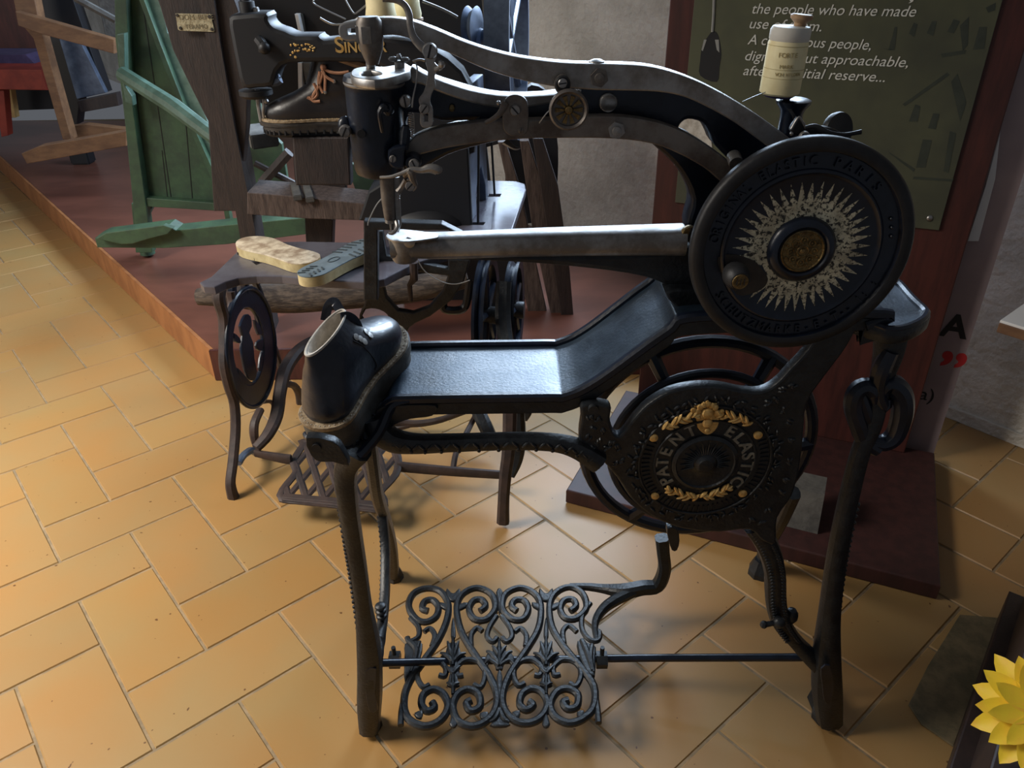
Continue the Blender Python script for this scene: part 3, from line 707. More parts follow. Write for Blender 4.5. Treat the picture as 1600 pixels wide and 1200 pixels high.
# ---- flywheel behind the plate
fc_ = at(1089, 690, 1.26); fw = MB(); RF = .222
fw.tube([fc_+V((RF*math.cos(2*PI*k/56), 0, RF*math.sin(2*PI*k/56))) for k in range(56)], .0125, 10, k=1, closed=True)
fwo = fw.build('flywheel', 'castblue', mc)
fw = MB(); fw.tube([fc_+V((.172*math.cos(2*PI*k/56), -.03, .172*math.sin(2*PI*k/56))) for k in range(56)], .009, 10, k=1, closed=True); fw.build('inner_rim', 'castblue', fwo)
for k in range(6):
    a = math.radians(58+60*k); u = V((math.cos(a), 0, math.sin(a))); mb = MB(); mb.tube([fc_+u*.03+V((0, -.01, 0)), fc_+u*.17+V((0, -.02, 0)), fc_+u*RF], [.02, .012, .014], 8, k=1); mb.build('spoke', 'castblue', fwo)
MB().lathe([(.035, -.03), (.035, .03)], fc_, (0, -1, 0), 24).build('hub', 'castblue', fwo)
# small pitman stub under plate
plate(PY(1.12), [(1043, 826), (1058, 828), (1062, 845), (1058, 860), (1050, 860), (1045, 845)], .02, k=2).build('pitman_end', 'cast', mc)
# ---- treadle rod
mb = MB(); y_ = 1.175; mb.tube([at(590, 1036, 1.12), at(700, 1033, y_), at(1000, 1028, y_), at(1275, 1027, 1.12)], .0085, 12, k=1); rod = mb.build('treadle_rod', 'castblue', mc)
for x in (617, 940):
    c = at(x, 1031, y_); n_ = MB(); n_.lathe([(.019, -.012), (.019, .012)], c, (1, 0, 0), 6); n_.tube([c, c+V((0, 0, .04))], .005, 8, k=1); n_.build('lock_nut', 'cast', rod, smooth=False)
# ---- treadle plate of scrolls
TP = Pl((0, 1.175, at(780, 1031, 1.175).z+.004), (1, 0, 0), V((0, 1, .03)))
tr = MB()
def zz(L_): return [TP.hit(600+x/4, 880+y/4) for x, y in L_]
def scr(L_, r=.0062, n=8): tr.tube(zz(L_), r, n, k=4, up=tuple(TP.n))
Ls = [
 [(275,300),(240,285),(255,240),(305,232),(340,275),(325,335),(265,368),(200,350),(155,270),(185,190),(265,158),(350,175),(400,250),(395,350),(340,480),(250,610),(160,740),(125,860),(150,970),(250,1020),(350,985),(400,900),(372,820),(310,788),(248,820),(235,885),(270,925),(315,905),(300,870)],
 [(600,300),(635,270),(610,230),(560,235),(532,290),(565,350),(640,352),(695,285),(672,195),(580,155),(490,195),(455,280),(480,420),(560,560),(650,690),(705,820),(690,930),(620,1000),(540,1020),(460,985),(430,895),(460,820),(525,788),(590,820),(600,895),(545,925),(515,880),(545,858)],
 [(830,300),(798,272),(820,232),(875,235),(902,290),(870,350),(800,350),(740,285),(760,195),(850,155),(940,190),(980,270),(965,410),(885,550),(790,690),(742,820),(755,920),(820,985),(905,1000),(985,960),(1022,880),(985,805),(920,785),(862,820),(850,885),(890,918),(932,890),(905,865)],
 [(1165,300),(1200,270),(1180,228),(1125,235),(1102,290),(1135,345),(1205,345),(1265,280),(1240,190),(1160,150),(1075,185),(1035,265),(1050,400),(1130,530),(1230,650),(1312,770),(1310,900),(1240,975),(1150,1000),(1065,955),(1040,880),(1080,805),(1145,785),(1210,820),(1205,895),(1150,912),(1120,872),(1155,858)],
]
for L_ in Ls: scr(L_, .0085, 8)
for L_ in [[(285,760),(245,775),(210,720),(215,655),(270,610),(335,608),(385,655),(380,705),(345,700)], [(560,760),(605,775),(630,715),(625,650),(575,610),(510,605),(455,650),(462,702),(495,700)],
           [(880,750),(840,765),(812,710),(820,645),(870,608),(930,605),(985,650),(975,700),(942,698)], [(1160,750),(1200,770),(1230,710),(1220,645),(1170,608),(1110,605),(1060,650),(1065,700),(1100,695)],
           [(545,520),(545,450),(580,405),(615,425)], [(885,520),(890,455),(855,408),(818,430)], [(300,520),(318,455),(288,408),(250,430)], [(1125,505),(1118,430),(1155,390),(1205,430)],
           [(705,330),(660,400),(645,460),(680,492),(708,465)], [(735,330),(785,400),(800,460),(765,492),(738,465)],
           [(165,340),(215,400),(215,460),(160,490),(145,465)], [(1290,250),(1240,330),(1240,420),(1290,480),(1340,480),(1345,430),(1310,420)],
           [(128,840),(110,920),(105,1015)], [(1322,830),(1335,920),(1342,1000)]]: scr(L_, .0066, 7)
trd = tr.build('treadle', 'cast', mc)
lf_ = MB()
def leafp(L_, t=.009): plate(TP.off(.006), z2(L_, 600, 880, 4), t, k=2, bev=.0035, mb=lf_)
leafp([(720,480),(738,520),(765,525),(760,545),(800,560),(815,600),(800,640),(770,600),(745,640),(740,660),(700,660),(695,640),(670,600),(645,640),(630,600),(645,560),(680,545),(675,525),(702,520)])
for cx in (432, 1013):
    leafp([(cx,440),(cx+12,490),(cx+35,500),(cx+50,560),(cx+80,575),(cx+40,590),(cx+20,640),(cx+45,650),(cx+20,680),(cx+40,760),(cx+15,770),(cx+8,830),(cx,860),(cx-8,830),(cx-15,770),(cx-40,760),(cx-20,680),(cx-45,650),(cx-20,640),(cx-40,590),(cx-80,575),(cx-50,560),(cx-35,500),(cx-12,490)])
    leafp([(cx,330),(cx+12,380),(cx+16,450),(cx,480),(cx-16,450),(cx-12,380)]); leafp([(cx-40,150),(cx-10,180),(cx+10,180),(cx+40,150),(cx+45,190),(cx+20,230),(cx-20,230),(cx-45,190)])
    leafp([(cx,930),(cx+25,1000),(cx,1025),(cx-25,1000)]); leafp([(cx-90,240),(cx-40,250),(cx-30,290),(cx-80,270)]); leafp([(cx+90,240),(cx+40,250),(cx+30,290),(cx+80,270)])
leafp([(720,150),(742,175),(735,230),(722,330),(708,230),(700,175)]); leafp([(722,660),(740,700),(735,800),(722,880),(708,800),(704,700)]); leafp([(722,900),(738,950),(790,1005),(725,1020),(660,1010),(708,950)])
leafp([(130,500),(200,480),(240,500),(225,590),(190,660),(130,740),(125,640),(128,560)], .012); leafp([(1210,480),(1290,500),(1325,520),(1322,600),(1318,700),(1270,680),(1230,600),(1212,540)], .012)
leafp([(190,930),(240,915),(235,965),(200,960)]); leafp([(600,930),(650,925),(640,970),(605,965)]); leafp([(800,925),(850,915),(845,960),(810,960)]); leafp([(1205,925),(1250,915),(1245,960),(1215,960)])
def rib(L_, r=.004): lf_.tube([p+V((0, 0, .006)) for p in zz(L_)], [r, r*1.15, r*.5] if len(L_) == 3 else r, 7, k=3)
for s_ in (-1, 1):
    for cx in (432, 1013):
        rib([(cx, 650), (cx, 560), (cx, 470)], .005); rib([(cx+2*s_, 625), (cx+42*s_, 585), (cx+80*s_, 572)], .0048); rib([(cx+2*s_, 600), (cx+22*s_, 540), (cx+34*s_, 500)], .0045)
        rib([(cx, 700), (cx+22*s_, 675), (cx+44*s_, 652)], .0042); rib([(cx, 780), (cx+18*s_, 765), (cx+40*s_, 758)], .004); rib([(cx, 830), (cx, 750), (cx, 690)], .004)
    rib([(721, 650), (721, 570), (721, 488)], .005); rib([(721+2*s_, 640), (721+50*s_, 575), (721+82*s_, 562)], .0046); rib([(721+2*s_, 650), (721+60*s_, 615), (721+92*s_, 640)], .0042); rib([(721+2*s_, 590), (721+24*s_, 550), (721+44*s_, 527)], .0042)
    rib([(723, 920), (723+25*s_, 980), (723+62*s_, 1003)], .0046)
rib([(160, 500), (205, 560), (170, 690)], .006); rib([(225, 500), (190, 600), (145, 720)], .004); rib([(1235, 490), (1270, 570), (1300, 680)], .006); rib([(1300, 520), (1290, 600), (1312, 690)], .005)
lf_.build('leaf_ornament', 'cast', trd)
# pitman arm of the treadle
mb = MB(); zt = TP.O.z+.002
mb.tube([TP.hit(890, 916), TP.hit(920, 918)+V((0, 0, .002)), TP.hit(945, 923)+V((0, 0, .006)), TP.hit(975, 930)+V((0, 0, .014)), TP.hit(1003, 928)+V((0, 0, .02)), at(1027, 915, 1.36), at(1038, 890, 1.36), at(1036, 862, 1.36), at(1034, 840, 1.36)], [.007, .009, .011, .017, .017, .016, .015, .015, .016], 8, square=.5)
mb.tube([TP.hit(932, 1000), TP.hit(930, 975)+V((0, 0, .003)), TP.hit(942, 955)+V((0, 0, .006)), TP.hit(962, 942)+V((0, 0, .01)), TP.hit(990, 932)+V((0, 0, .018))], [.006, .009, .012, .014, .014], 8)
mb.build('treadle_arm', 'cast', trd)
# ================================================================== HEAD OF THE PATCHING MACHINE
# cast body: twin arms joining into the pillar
YB = 1.165
body = plate(PY(YB), [(620, 122), (640, 113), (690, 129), (750, 146), (800, 152), (870, 148), (905, 128), (1000, 112), (1080, 128), (1150, 165), (1210, 210), (1245, 240), (1240, 300), (1200, 420), (1170, 486), (1074, 488), (1064, 470), (1062, 440), (1078, 400), (1074, 352), (1082, 312), (1062, 268), (1030, 235), (1000, 215), (940, 205), (870, 208), (800, 217), (750, 228), (700, 243), (655, 268), (630, 268)],
             .05, holes=[[(640, 178), (690, 190), (738, 189), (715, 198), (662, 212), (640, 224)], [(1063, 196), (1076, 187), (1098, 193), (1110, 212), (1118, 228), (1150, 262), (1148, 275), (1110, 240), (1082, 215), (1063, 207)]], k=3, bev=.006)
body = body.build('machine_body', 'castblue', mc)
# raised rib with the bright top on the middle arm
plate(PY(YB-.012), [(642, 105), (660, 114), (690, 127), (740, 143), (800, 151), (870, 148), (905, 140), (905, 150), (870, 160), (800, 170), (740, 162), (690, 146), (660, 133), (642, 128)], .03, k=3, bev=.003).build('arm_rib', 'steel', mc)
# upper lever
YU = 1.125
up_ = plate(PY(YU), [(530, 40), (545, 34), (575, 30), (605, 28), (640, 32), (680, 46), (730, 67), (790, 85), (850, 95), (900, 99), (960, 100), (1010, 103), (1050, 112), (1090, 127), (1130, 147), (1170, 171), (1205, 195), (1238, 220), (1246, 236), (1225, 246), (1190, 222), (1150, 193), (1110, 170), (1070, 152), (1030, 144), (980, 142), (930, 141), (880, 137), (840, 131), (790, 119), (750, 105), (715, 89), (690, 78), (660, 68), (625, 56), (595, 56), (562, 63), (540, 64), (530, 56)],
            .028, holes=[[(543, 45), (575, 43), (575, 54), (543, 55)]], k=3, hk=0, bev=.002).build('upper_lever', 'steel', mc)
MB().box(at(577, 52, YU-.008), (.03, .05, .038), None, .009).build('lever_fork', 'steel', up_)
# lower lever
lw = plate(PY(1.128), [(632, 236), (640, 220), (660, 207), (700, 197), (760, 190), (800, 188), (850, 187), (900, 183), (960, 182), (1000, 186), (1040, 195), (1080, 212), (1120, 238), (1150, 262), (1164, 278), (1150, 292), (1128, 285), (1100, 262), (1060, 240), (1020, 225), (960, 217), (880, 216), (820, 217), (760, 222), (700, 231), (660, 241), (638, 247)],
            .022, k=3, bev=.002).build('lower_lever', 'steelbrown', mc)
# pillar foot bolts
for (x, y) in ((1064, 414), (1082, 470)):
    screw('pillar_screw', at(x, y, YB-.004), .012, mc, 'cast', .006, ang=1.2)
plate(PY(YB-.008), [(1055, 400), (1078, 396), (1090, 410), (1085, 428), (1060, 430), (1048, 415)], .02, k=3, bev=.003).build('pillar_boss', 'cast', mc)
plate(PY(1.13), [(1040, 458), (1075, 452), (1180, 470), (1180, 492), (1074, 490), (1058, 482)], .1, k=2, bev=.004).build('pillar_foot', 'cast', mc)
# cylinder arm: bright upper bar and black underside
ya = 1.165
mb = MB(); P = [at(612, 383, ya), at(640, 383, ya), at(700, 383, ya), at(850, 378, ya), at(1000, 375, ya), at(1068, 374, ya)]
mb.tube(P, [.0175, .018, .0185, .0195, .021, .022], 16, asp=1.35, square=.45, up=(0, 0, 1), k=3); arm = mb.build('cylinder_arm', 'steel', mc)
plate(PY(1.15), [(690, 396), (850, 397), (1000, 394), (1068, 388), (1092, 385), (1100, 420), (1090, 480), (1062, 484), (1056, 462), (1040, 448), (1010, 436), (960, 427), (880, 418), (800, 412), (690, 407)], .045, k=3, bev=.01).build('arm_underside', 'cast', mc)
mb = MB(); q = at(632, 386, ya-.004); mb.lathe([(.0, -.023), (.018, -.022), (.0205, -.018), (.0235, .012), (.0235, .02)], q, (0, 0, 1), 28); end = mb.build('arm_end', 'steel', arm)
tz = q.z+.0205
plate(PZ(tz+.003), [(604, 366), (620, 358), (650, 360), (672, 363), (682, 364), (684, 370), (672, 373), (640, 377), (618, 376), (606, 372)], .003, k=3, bev=.0008).build('needle_plate', 'steelbright', arm)
mb = MB(); mb.lathe([(.0085, 0), (.0085, .0035), (.005, .005)], at(640, 378, 1.139), (0, -1, 0), 16); mb.build('screw', 'steelbright', arm)
plate(PY(1.1405), [(626, 374), (652, 374), (647, 383), (638, 386), (630, 381)], .003, k=2, bev=0).build('dark_recess', 'black', arm)
screw('collar_boss', at(1076, 364, 1.15), .013, mc, 'brass', .008)
# ---- barrel (needle bar head)
yb_ = 1.15; tq = at(584, 118, yb_); bq = at(592, 274, yb_)
axb = (bq-tq).normalized(); hb = (bq-tq).length; tq2 = tq
mb = MB(); mb.lathe([(.030, -.002), (.041, .0), (.043, .006), (.041, .012), (.0405, .02), (.039, hb*.5), (.0365, hb*.8), (.035, hb*.92), (.032, hb-.004), (.024, hb)], tq2, axb, 40)
ba = mb.build('needle_bar_head', 'castblue', mc)
mb = MB(); mb.lathe([(.041, 0), (.0425, .002), (.0425, .006), (.041, .008)], tq2+axb*.004, axb, 40); mb.build('bright_band', 'steel', ba)
# top collar ring with lug
tc_ = at(583, 110, yb_)
plt_ = PZ(tc_.z+.004)
co = [plt_.uv(*p) for p in [(548, 112), (556, 106), (580, 103), (600, 104), (618, 101), (632, 98), (640, 103), (640, 110), (628, 115), (608, 121), (585, 125), (560, 122), (549, 118)]]
plate(plt_, co, .012, px=False, holes=[[plt_.uv(*p) for p in [(565, 113), (580, 110), (594, 113), (594, 117), (580, 119), (566, 118)]]], k=3, bev=.002).build('top_collar', 'steelbright', ba)
mb = MB(); q0 = at(580, 112, yb_); q1 = at(577, 70, YU-.008); mb.tube([q0-V((0, 0, .03)), q0, q1], .0065, 12, k=1); mb.build('plunger_rod', 'steel', mc)
mb = MB(); mb.lathe([(.013, -.02), (.0165, -.014), (.017, .004), (.0155, .018), (.011, .030), (.0075, .038)], at(578, 52, YU-.014), (0, 0, -1), 20); mb.build('plunger_cap', 'steelbrown', mc)
# wing nut, cap screws and small fittings on the barrel
mb = MB(); q = at(624, 97, 1.145); mb.lathe([(.007, -.016), (.007, 0), (.004, .002)], q, (0, 0, 1), 12); mb.ball(q+V((-.008, 0, .004)), .0045, 8, (1.6, 1, .8)); mb.ball(q+V((.008, 0, .003)), .0045, 8, (1.6, 1, .8)); mb.ball(q+V((0, 0, .007)), .004, 8); mb.build('wing_nut', 'steel', mc)
screw('screw', at(634, 157, 1.125), .0085, mc, 'steel', .01, ang=.9)
screw('screw', at(540, 204, 1.13), .0085, mc, 'steel', .01, ang=.3)
mb = MB(); q = at(540, 196, 1.14); mb.ball(q, .011, 12, (1, .8, 1.2)); mb.build('side_lug', 'castblue', ba)
mb = MB(); mb.lathe([(.006, 0), (.006, .002)], at(565, 209, 1.112), (0, -1, 0), 16); mb.build('oil_hole', 'black', ba)
mb = MB(); mb.tube([at(606, 172, 1.11), at(600, 168, 1.10), at(594, 175, 1.098), at(595, 190, 1.10), at(598, 206, 1.104)], [.004, .006, .004, .0035, .003], 8); mb.ball(at(606, 171, 1.112), .009, 10); mb.build('thread_hook', 'castblue', ba)
mb = MB(); n_ = 11
c0, c1 = at(641, 176, 1.12), at(643, 214, 1.12)
mb.tube([c0+(c1-c0)*(k/88)+V((.0032*math.cos(k*.785), .0032*math.sin(k*.785), 0)) for k in range(89)], .0009, 5, k=1); mb.build('spring', 'steelbright', mc)
mb = MB(); mb.tube([at(634, 196, 1.12), at(634, 205, 1.12), at(631, 232, 1.12)], [.005, .008, .007], 8, k=1); mb.build('spring_post', 'castblue', mc)
plate(PY(1.105), [(606, 236), (622, 229), (634, 228), (632, 240), (630, 262), (618, 264), (608, 258)], .02, k=2, bev=.003).build('bar_bracket', 'castblue', mc)
screw('screw', at(614, 248, 1.103), .005, mc, 'steel', .003)
mb = MB(); mb.lathe([(.012, -.012), (.012, .008), (.009, .012)], at(645, 252, 1.12), (0, -1, 0), 20); mb.build('pivot_boss', 'castblue', mc)
screw('screw', at(647, 256, 1.106), .0075, mc, 'steel', .004, ang=1.2)
# lifter handle
mb = MB(); mb.tube([at(594, 277, 1.105), at(612, 276, 1.10), at(630, 270, 1.10), at(643, 265, 1.10), at(658, 266, 1.10), at(672, 263, 1.10), at(684, 266, 1.10), at(687, 270, 1.10)], [.002, .0025, .003, .004, .0045, .0065, .007, .004], 10); mb.build('lifter_handle', 'steel', mc)
mb = MB(); mb.tube([at(632, 276, 1.105), at(641, 268, 1.10), at(645, 280, 1.10), at(650, 290, 1.10)], [.003, .006, .005, .003], 8)
mb.tube([at(622, 300, 1.11), at(628, 292, 1.11), at(635, 280, 1.105)], [.005, .004, .004], 8); mb.build('lifter_link', 'steelbrown', mc)
screw('screw', at(641, 290, 1.103), .007, mc, 'steel', .005, ang=0)
mb = MB(); mb.tube([at(636, 280, 1.1)+V((.0, 0, 0)), at(648, 284, 1.1), at(650, 292, 1.1), at(645, 298, 1.1)], .0018, 6); mb.build('lifter_spring', 'steel', mc)
# bars below the barrel
mb = MB(); mb.tube([at(604, 276, 1.145), at(606, 312, 1.145), at(609, 342, 1.145)], [.0105, .010, .008], 14, k=1); nb = mb.build('needle_bar', 'steelbrown', mc)
mb = MB(); mb.tube([at(618, 276, 1.155), at(620, 320, 1.155), at(622, 350, 1.15), at(619, 362, 1.145)], [.006, .006, .0055, .004], 10, k=1); mb.build('presser_bar', 'steel', mc)
mb = MB(); mb.tube([at(609, 342, 1.145), at(609, 347, 1.145)], .0105, 10, k=1, asp=.7); mb.tube([at(610, 346, 1.145), at(611, 362, 1.145)], [.002, .001], 6, k=1); mb.tube([at(620, 346, 1.14), at(621, 356, 1.13), at(614, 364, 1.125), at(607, 364, 1.125)], [.004, .003, .003, .002], 8)
mb.build('presser_foot', 'steelbright', mc)
for k, (x, y) in enumerate(((624, 303), (623, 307), (623, 311))): screw('screw', at(x, y, 1.14), .0022, mc, 'steelbright', .002)
mb = MB(); mb.tube([at(597, 310, 1.145), at(590, 318, 1.145), at(583, 330, 1.145), at(576, 346, 1.145), at(575, 352, 1.145)], .0012, 6); mb.build('guide_wire', 'wire', mc)
# take-up lever hanging from the upper lever
tk_ = plate(PY(1.10), [(663, 78), (672, 70), (680, 76), (682, 88), (679, 98), (686, 104), (692, 104), (690, 110), (682, 112), (679, 122), (680, 135), (674, 148), (672, 160), (676, 172), (676, 192), (671, 199), (660, 199), (656, 190), (657, 170), (654, 156), (661, 145), (666, 130), (668, 112), (664, 95)],
            .006, holes=[[(662, 178), (669, 178), (669, 190), (662, 190)]], k=3, hk=0, bev=.001).build('take_up_lever', 'steel', mc)
screw('screw', at(672, 79, 1.10), .010, tk_, 'steelbright', .007, ang=.5)
screw('screw', at(663, 170, 1.10), .007, tk_, 'steel', .004, ang=.1)
mb = MB(); mb.ball(at(690, 101, 1.098), .005, 8); mb.tube([at(680, 108, 1.10), at(685, 107, 1.098), at(690, 101, 1.098)], .003, 8); mb.build('thread_eye', 'steel', tk_)
mb = MB(); mb.tube([at(598, -2, 1.105), at(618, 0, 1.105), at(632, 8, 1.105), at(639, 22, 1.105), at(641, 40, 1.105), at(646, 58, 1.105), at(658, 72, 1.105), at(668, 80, 1.105)], [.004, .004, .0042, .0045, .0045, .005, .006, .006], 10, asp=.8); mb.build('thread_lever', 'steel', mc)
mb = MB(); mb.tube([at(648, 96, 1.10), at(652, 108, 1.10), at(650, 130, 1.10), at(646, 150, 1.10), at(644, 168, 1.10)], .0011, 6)
mb.tube([at(645, 96, 1.10), at(655, 93, 1.10), at(664, 95, 1.10)], .0016, 6); mb.build('take_up_spring', 'wire', mc)
# latch plate on lower lever
la = plate(PY(1.118), [(786, 170), (790, 155), (803, 148), (818, 152), (825, 165), (825, 200), (818, 212), (800, 213), (788, 205), (785, 190)], .008, k=3, bev=.0015).build('latch_plate', 'steelbrown', mc)
screw('screw', at(805, 172, 1.118), .0075, la, 'steel', .004, ang=1.5)
mb = MB(); mb.tube([at(790, 160, 1.115), at(782, 176, 1.112), at(770, 186, 1.11), at(758, 192, 1.11)], [.006, .0045, .0035, .003], 8, asp=.6); mb.build('latch_finger', 'steelbrown', la)
screw('rivet', at(814, 204, 1.118), .004, la, 'steelbrown', .001)
MB().ball(at(779, 161, 1.118), .0035, 8).build('pin', 'steelbright', mc)
MB().ball(at(706, 169, 1.160), .0045, 8, (1, .5, 1.2)).build('oil_cap', 'brass', mc)
# small spring under the lower lever
mb = MB(); mb.tube([at(790, 222, 1.14), at(798, 228, 1.135), at(806, 232, 1.13), at(813, 231, 1.13)], [.004, .003, .0022, .001], 8, asp=2); mb.build('leaf_spring', 'steelbright', mc)
# tension wheel
td = at(888, 170, 1.100)
mb = MB(); mb.lathe([(.024, 0), (.0265, .002), (.0265, .010), (.024, .012), (.021, .009), (.021, .006), (0.004, .006)], td, (0, -1, 0), 36); tw_ = mb.build('tension_wheel', 'steelbrown', mc)
mb = MB()
for k in range(10):
    a = 2*PI*k/10; u = V((math.cos(a), 0, math.sin(a))); p = td+V((0, -.0085, 0)); side = V((-math.sin(a), 0, math.cos(a)))
    mb.loft([[p+u*.006-side*.001, p+u*.006+side*.001, p+u*.006+side*.001+V((0, .002, 0)), p+u*.006-side*.001+V((0, .002, 0))], [p+u*.0185-side*.0032, p+u*.0185+side*.0032, p+u*.0185+side*.0032+V((0, .002, 0)), p+u*.0185-side*.0032+V((0, .002, 0))]])
mb.lathe([(.0065, 0), (.005, .005), (0, .006)], td+V((0, -.006, 0)), (0, -1, 0), 16); mb.build('brass_spokes', 'brass', tw_, smooth=False)
plate(PY(1.112), [(866, 132), (872, 120), (880, 117), (888, 121), (892, 133), (888, 146), (872, 146)], .008, k=3, bev=.001).build('tension_bracket', 'steelbrown', mc)
screw('screw', at(879, 130, 1.112), .0105, mc, 'gunmetal', .006, ang=.6)
screw('screw_slot_head', at(879, 130, 1.106), .0062, mc, 'steelbright', .003, ang=2.5)
mb = MB(); mb.tube([at(862, 170, 1.10), at(855, 176, 1.10), at(847, 186, 1.105), at(843, 192, 1.11)], .0009, 6); mb.build('loose_thread_end', 'wire', tw_)
MB().lathe([(.013, 0), (.0125, .005), (.009, .008), (0, .0095)], at(950, 160, YB-.002), (0, -1, 0), 24).build('round_stud', 'steelbright', mc)
for (x, y, m_, r) in ((936, 121, 'steelbrown', .0125), (963, 203, 'steel', .012)):
    c = at(x, y, YU if y < 150 else 1.128); MB().lathe([(r, 0), (r, .006)], c, (0, -1, 0), 6).build('hex_bolt', m_, mc, smooth=False)
    MB().lathe([(r*.55, 0), (r*.5, .005), (0, .006)], c+V((0, -.006, 0)), (0, -1, 0), 16).build('bolt_end', m_, mc)
mb = MB(); mb.ball(at(932, 99, YU+.014), .012, 12, (1, 1, .5)); mb.build('top_pin', 'steelbright', mc)
# ---- cam block and knob by the wheel's top
MB().lathe([(.010, 0), (.010, .02)], at(1146, 244, 1.12), (0, -1, -.3), 16).build('cam_roller', 'steelbright', mc)
# ---- hand wheel
hc = at(1251, 389, 1.045); RW = .1555
mb = MB(); mb.lathe([(.0, -.018), (.14, -.018), (.150, -.016), (RW, -.010), (RW, .002), (.152, .006), (.139, .007), (.136, .0), (.1145, .0), (.113, .003), (.1095, .0045), (.107, .002), (.104, .0005), (0, .0005)], hc, (0, -1, 0), 96)
hw = mb.build('hand_wheel', 'castblue', mc, ang=50)
mb = MB(); prof = [(.1375, .0065), (.139, .0078), (.152, .007), (RW+.0006, .0028), (RW+.0006, -.0105), (.150, -.0168)]
mb.lathe(prof+[(.149, -.015), (.1538, -.009), (.1538, .001), (.151, .0045), (.1395, .0055)], hc, (0, -1, 0), 96, ring=True); mb.build('wheel_rim', 'gunmetal', hw, ang=50)
hp = Pl(hc+V((0, -.0008, 0)), (1, 0, 0), (0, 0, 1))
def sun():
    N_ = 41; pts = []
    def ok(a): d = math.degrees(a) % 360; return not (196 < d < 222)
    for k in range(N_):
        a = 2*PI*k/N_+.04; a2 = a+PI/N_
        if ok(a): pts.append((.0975*math.cos(a), .0975*math.sin(a))); pts.append((.069*math.cos(a2), .069*math.sin(a2)))
        else: pts.append((.056*math.cos(a), .056*math.sin(a)))
    return pts
plate(hp, sun(), .0008, holes=[ring2((0, 0), .047, 48)], px=False, bev=0).build('sunburst', 'sun', hw, smooth=False)
mb = MB(); mb.lathe([(.048, 0), (.048, .004), (.042, .011), (.036, .012), (.033, .009), (.032, .007), (0, .007)], hc, (0, -1, 0), 48); hub = mb.build('hub', 'castblue', hw, ang=50)
mb = MB(); mb.lathe([(.031, .007), (.031, .0095), (.029, .0105), (.0275, .0085), (0, .0085)], hc, (0, -1, 0), 40)
md = mb.build('medallion', 'brass', hub)
mb = MB(); rd = random.Random(8)
for k in range(8):
    a = 2*PI*k/8; c = hc+V((.0165*math.cos(a), -.009, .0165*math.sin(a)))
    mb.tube([c+V((.0045*math.cos(t), 0, .0045*math.sin(t))) for t in [j*PI/4 for j in range(8)]], .0011, 5, k=1, closed=True)
    mb.ball(c, .0018, 6)
    c = hc+V((.024*math.cos(a+.4), -.009, .024*math.sin(a+.4))); mb.ball(c, .002, 6, (1.4, .6, .8), Matrix.Rotation(-a, 3, 'Y'))
mb.tube([hc+V((.008*math.cos(t), -.009, .008*math.sin(t))) for t in [j*PI/6 for j in range(12)]], .0012, 5, k=1, closed=True); mb.ball(hc+V((0, -.009, 0)), .0045, 8, (1, .5, 1)); mb.build('medallion_relief', 'brass', md)
# worn patch with the crank knob
plate(hp.off(.0009), [(1122, 402), (1150, 398), (1178, 408), (1190, 420), (1200, 436), (1190, 452), (1160, 462), (1140, 452), (1128, 430)], .0007, k=3, bev=0).build('worn_patch', 'rubberdark', hw)
kc = at(1143, 420, 1.043)
mb = MB(); mb.lathe([(.010, 0), (.013, .004), (.016, .010), (.0185, .018), (.0185, .028), (.016, .036), (.0125, .040), (.0125, .042), (0, .0415)], kc, (.05, -1, -.05), 28); kb = mb.build('crank_knob', 'gunmetal', hw)
kf = kc+V((.05, -1, -.05)).normalized()*.0421; MB().lathe([(.0115, 0), (.011, .0012), (0, .0012)], kf, (.05, -1, -.05), 20).build('knob_face', 'brass', kb)
mb = MB()
for dx in (-.005, 0, .005): mb.box(kf+V((dx, -.0018, 0)), (.0016, .001, .009))
mb.build('knob_marks', 'rubberdark', kb, smooth=False)
# raised letters around the wheel (dark, worn)
lt = MB(); r = .1255
def arc(s_, a_start, a_end, inward=False):
    n_ = len(s_)
    for i, ch_ in enumerate(s_):
        a = math.radians(a_start+(a_end-a_start)*i/max(1, n_-1))
        if ch_ == ' ': continue
        text(hp, ch_, r*math.cos(a)-(.0065*math.cos(a)), r*math.sin(a)-(.0065*math.sin(a)), .0185, t=.0028, rot=a-PI/2, align='CENTER', mb=lt, sx=.9)
arc('ORIGINAL ELASTIC', 172, 92); lt.build('raised_lettering', 'castblue', hw, smooth=False); lt = MB(); arc('PARIS', 77, 45); lt.build('raised_lettering', 'castblue', hw, smooth=False); lt = MB()
def arc2(s_, a_start, a_end):
    n_ = len(s_)
    for i, ch_ in enumerate(s_):
        a = math.radians(a_start+(a_end-a_start)*i/max(1, n_-1))
        if ch_ == ' ': continue
        text(hp, ch_, (r+.0065)*math.cos(a), (r+.0065)*math.sin(a), .0185, t=.0028, rot=a+PI/2, align='CENTER', mb=lt, sx=.9)
arc2('SCHUTZMARKE-E-T', 213, 303); arc2('-- I: :', 308, 335)
lt.build('raised_lettering', 'castblue', hw, smooth=False)
for k in range(3):
    a = math.radians((8, 14, 20)[k]); MB().ball(hp.w(.125*math.cos(a), .125*math.sin(a), .001), .003, 6).build('relief_dot', 'castblue', hw)
# shaft from wheel into the body
MB().lathe([(.03, 0), (.03, .11)], hc+V((0, .015, 0)), (0, 1, 0), 24).build('main_shaft', 'cast', mc)
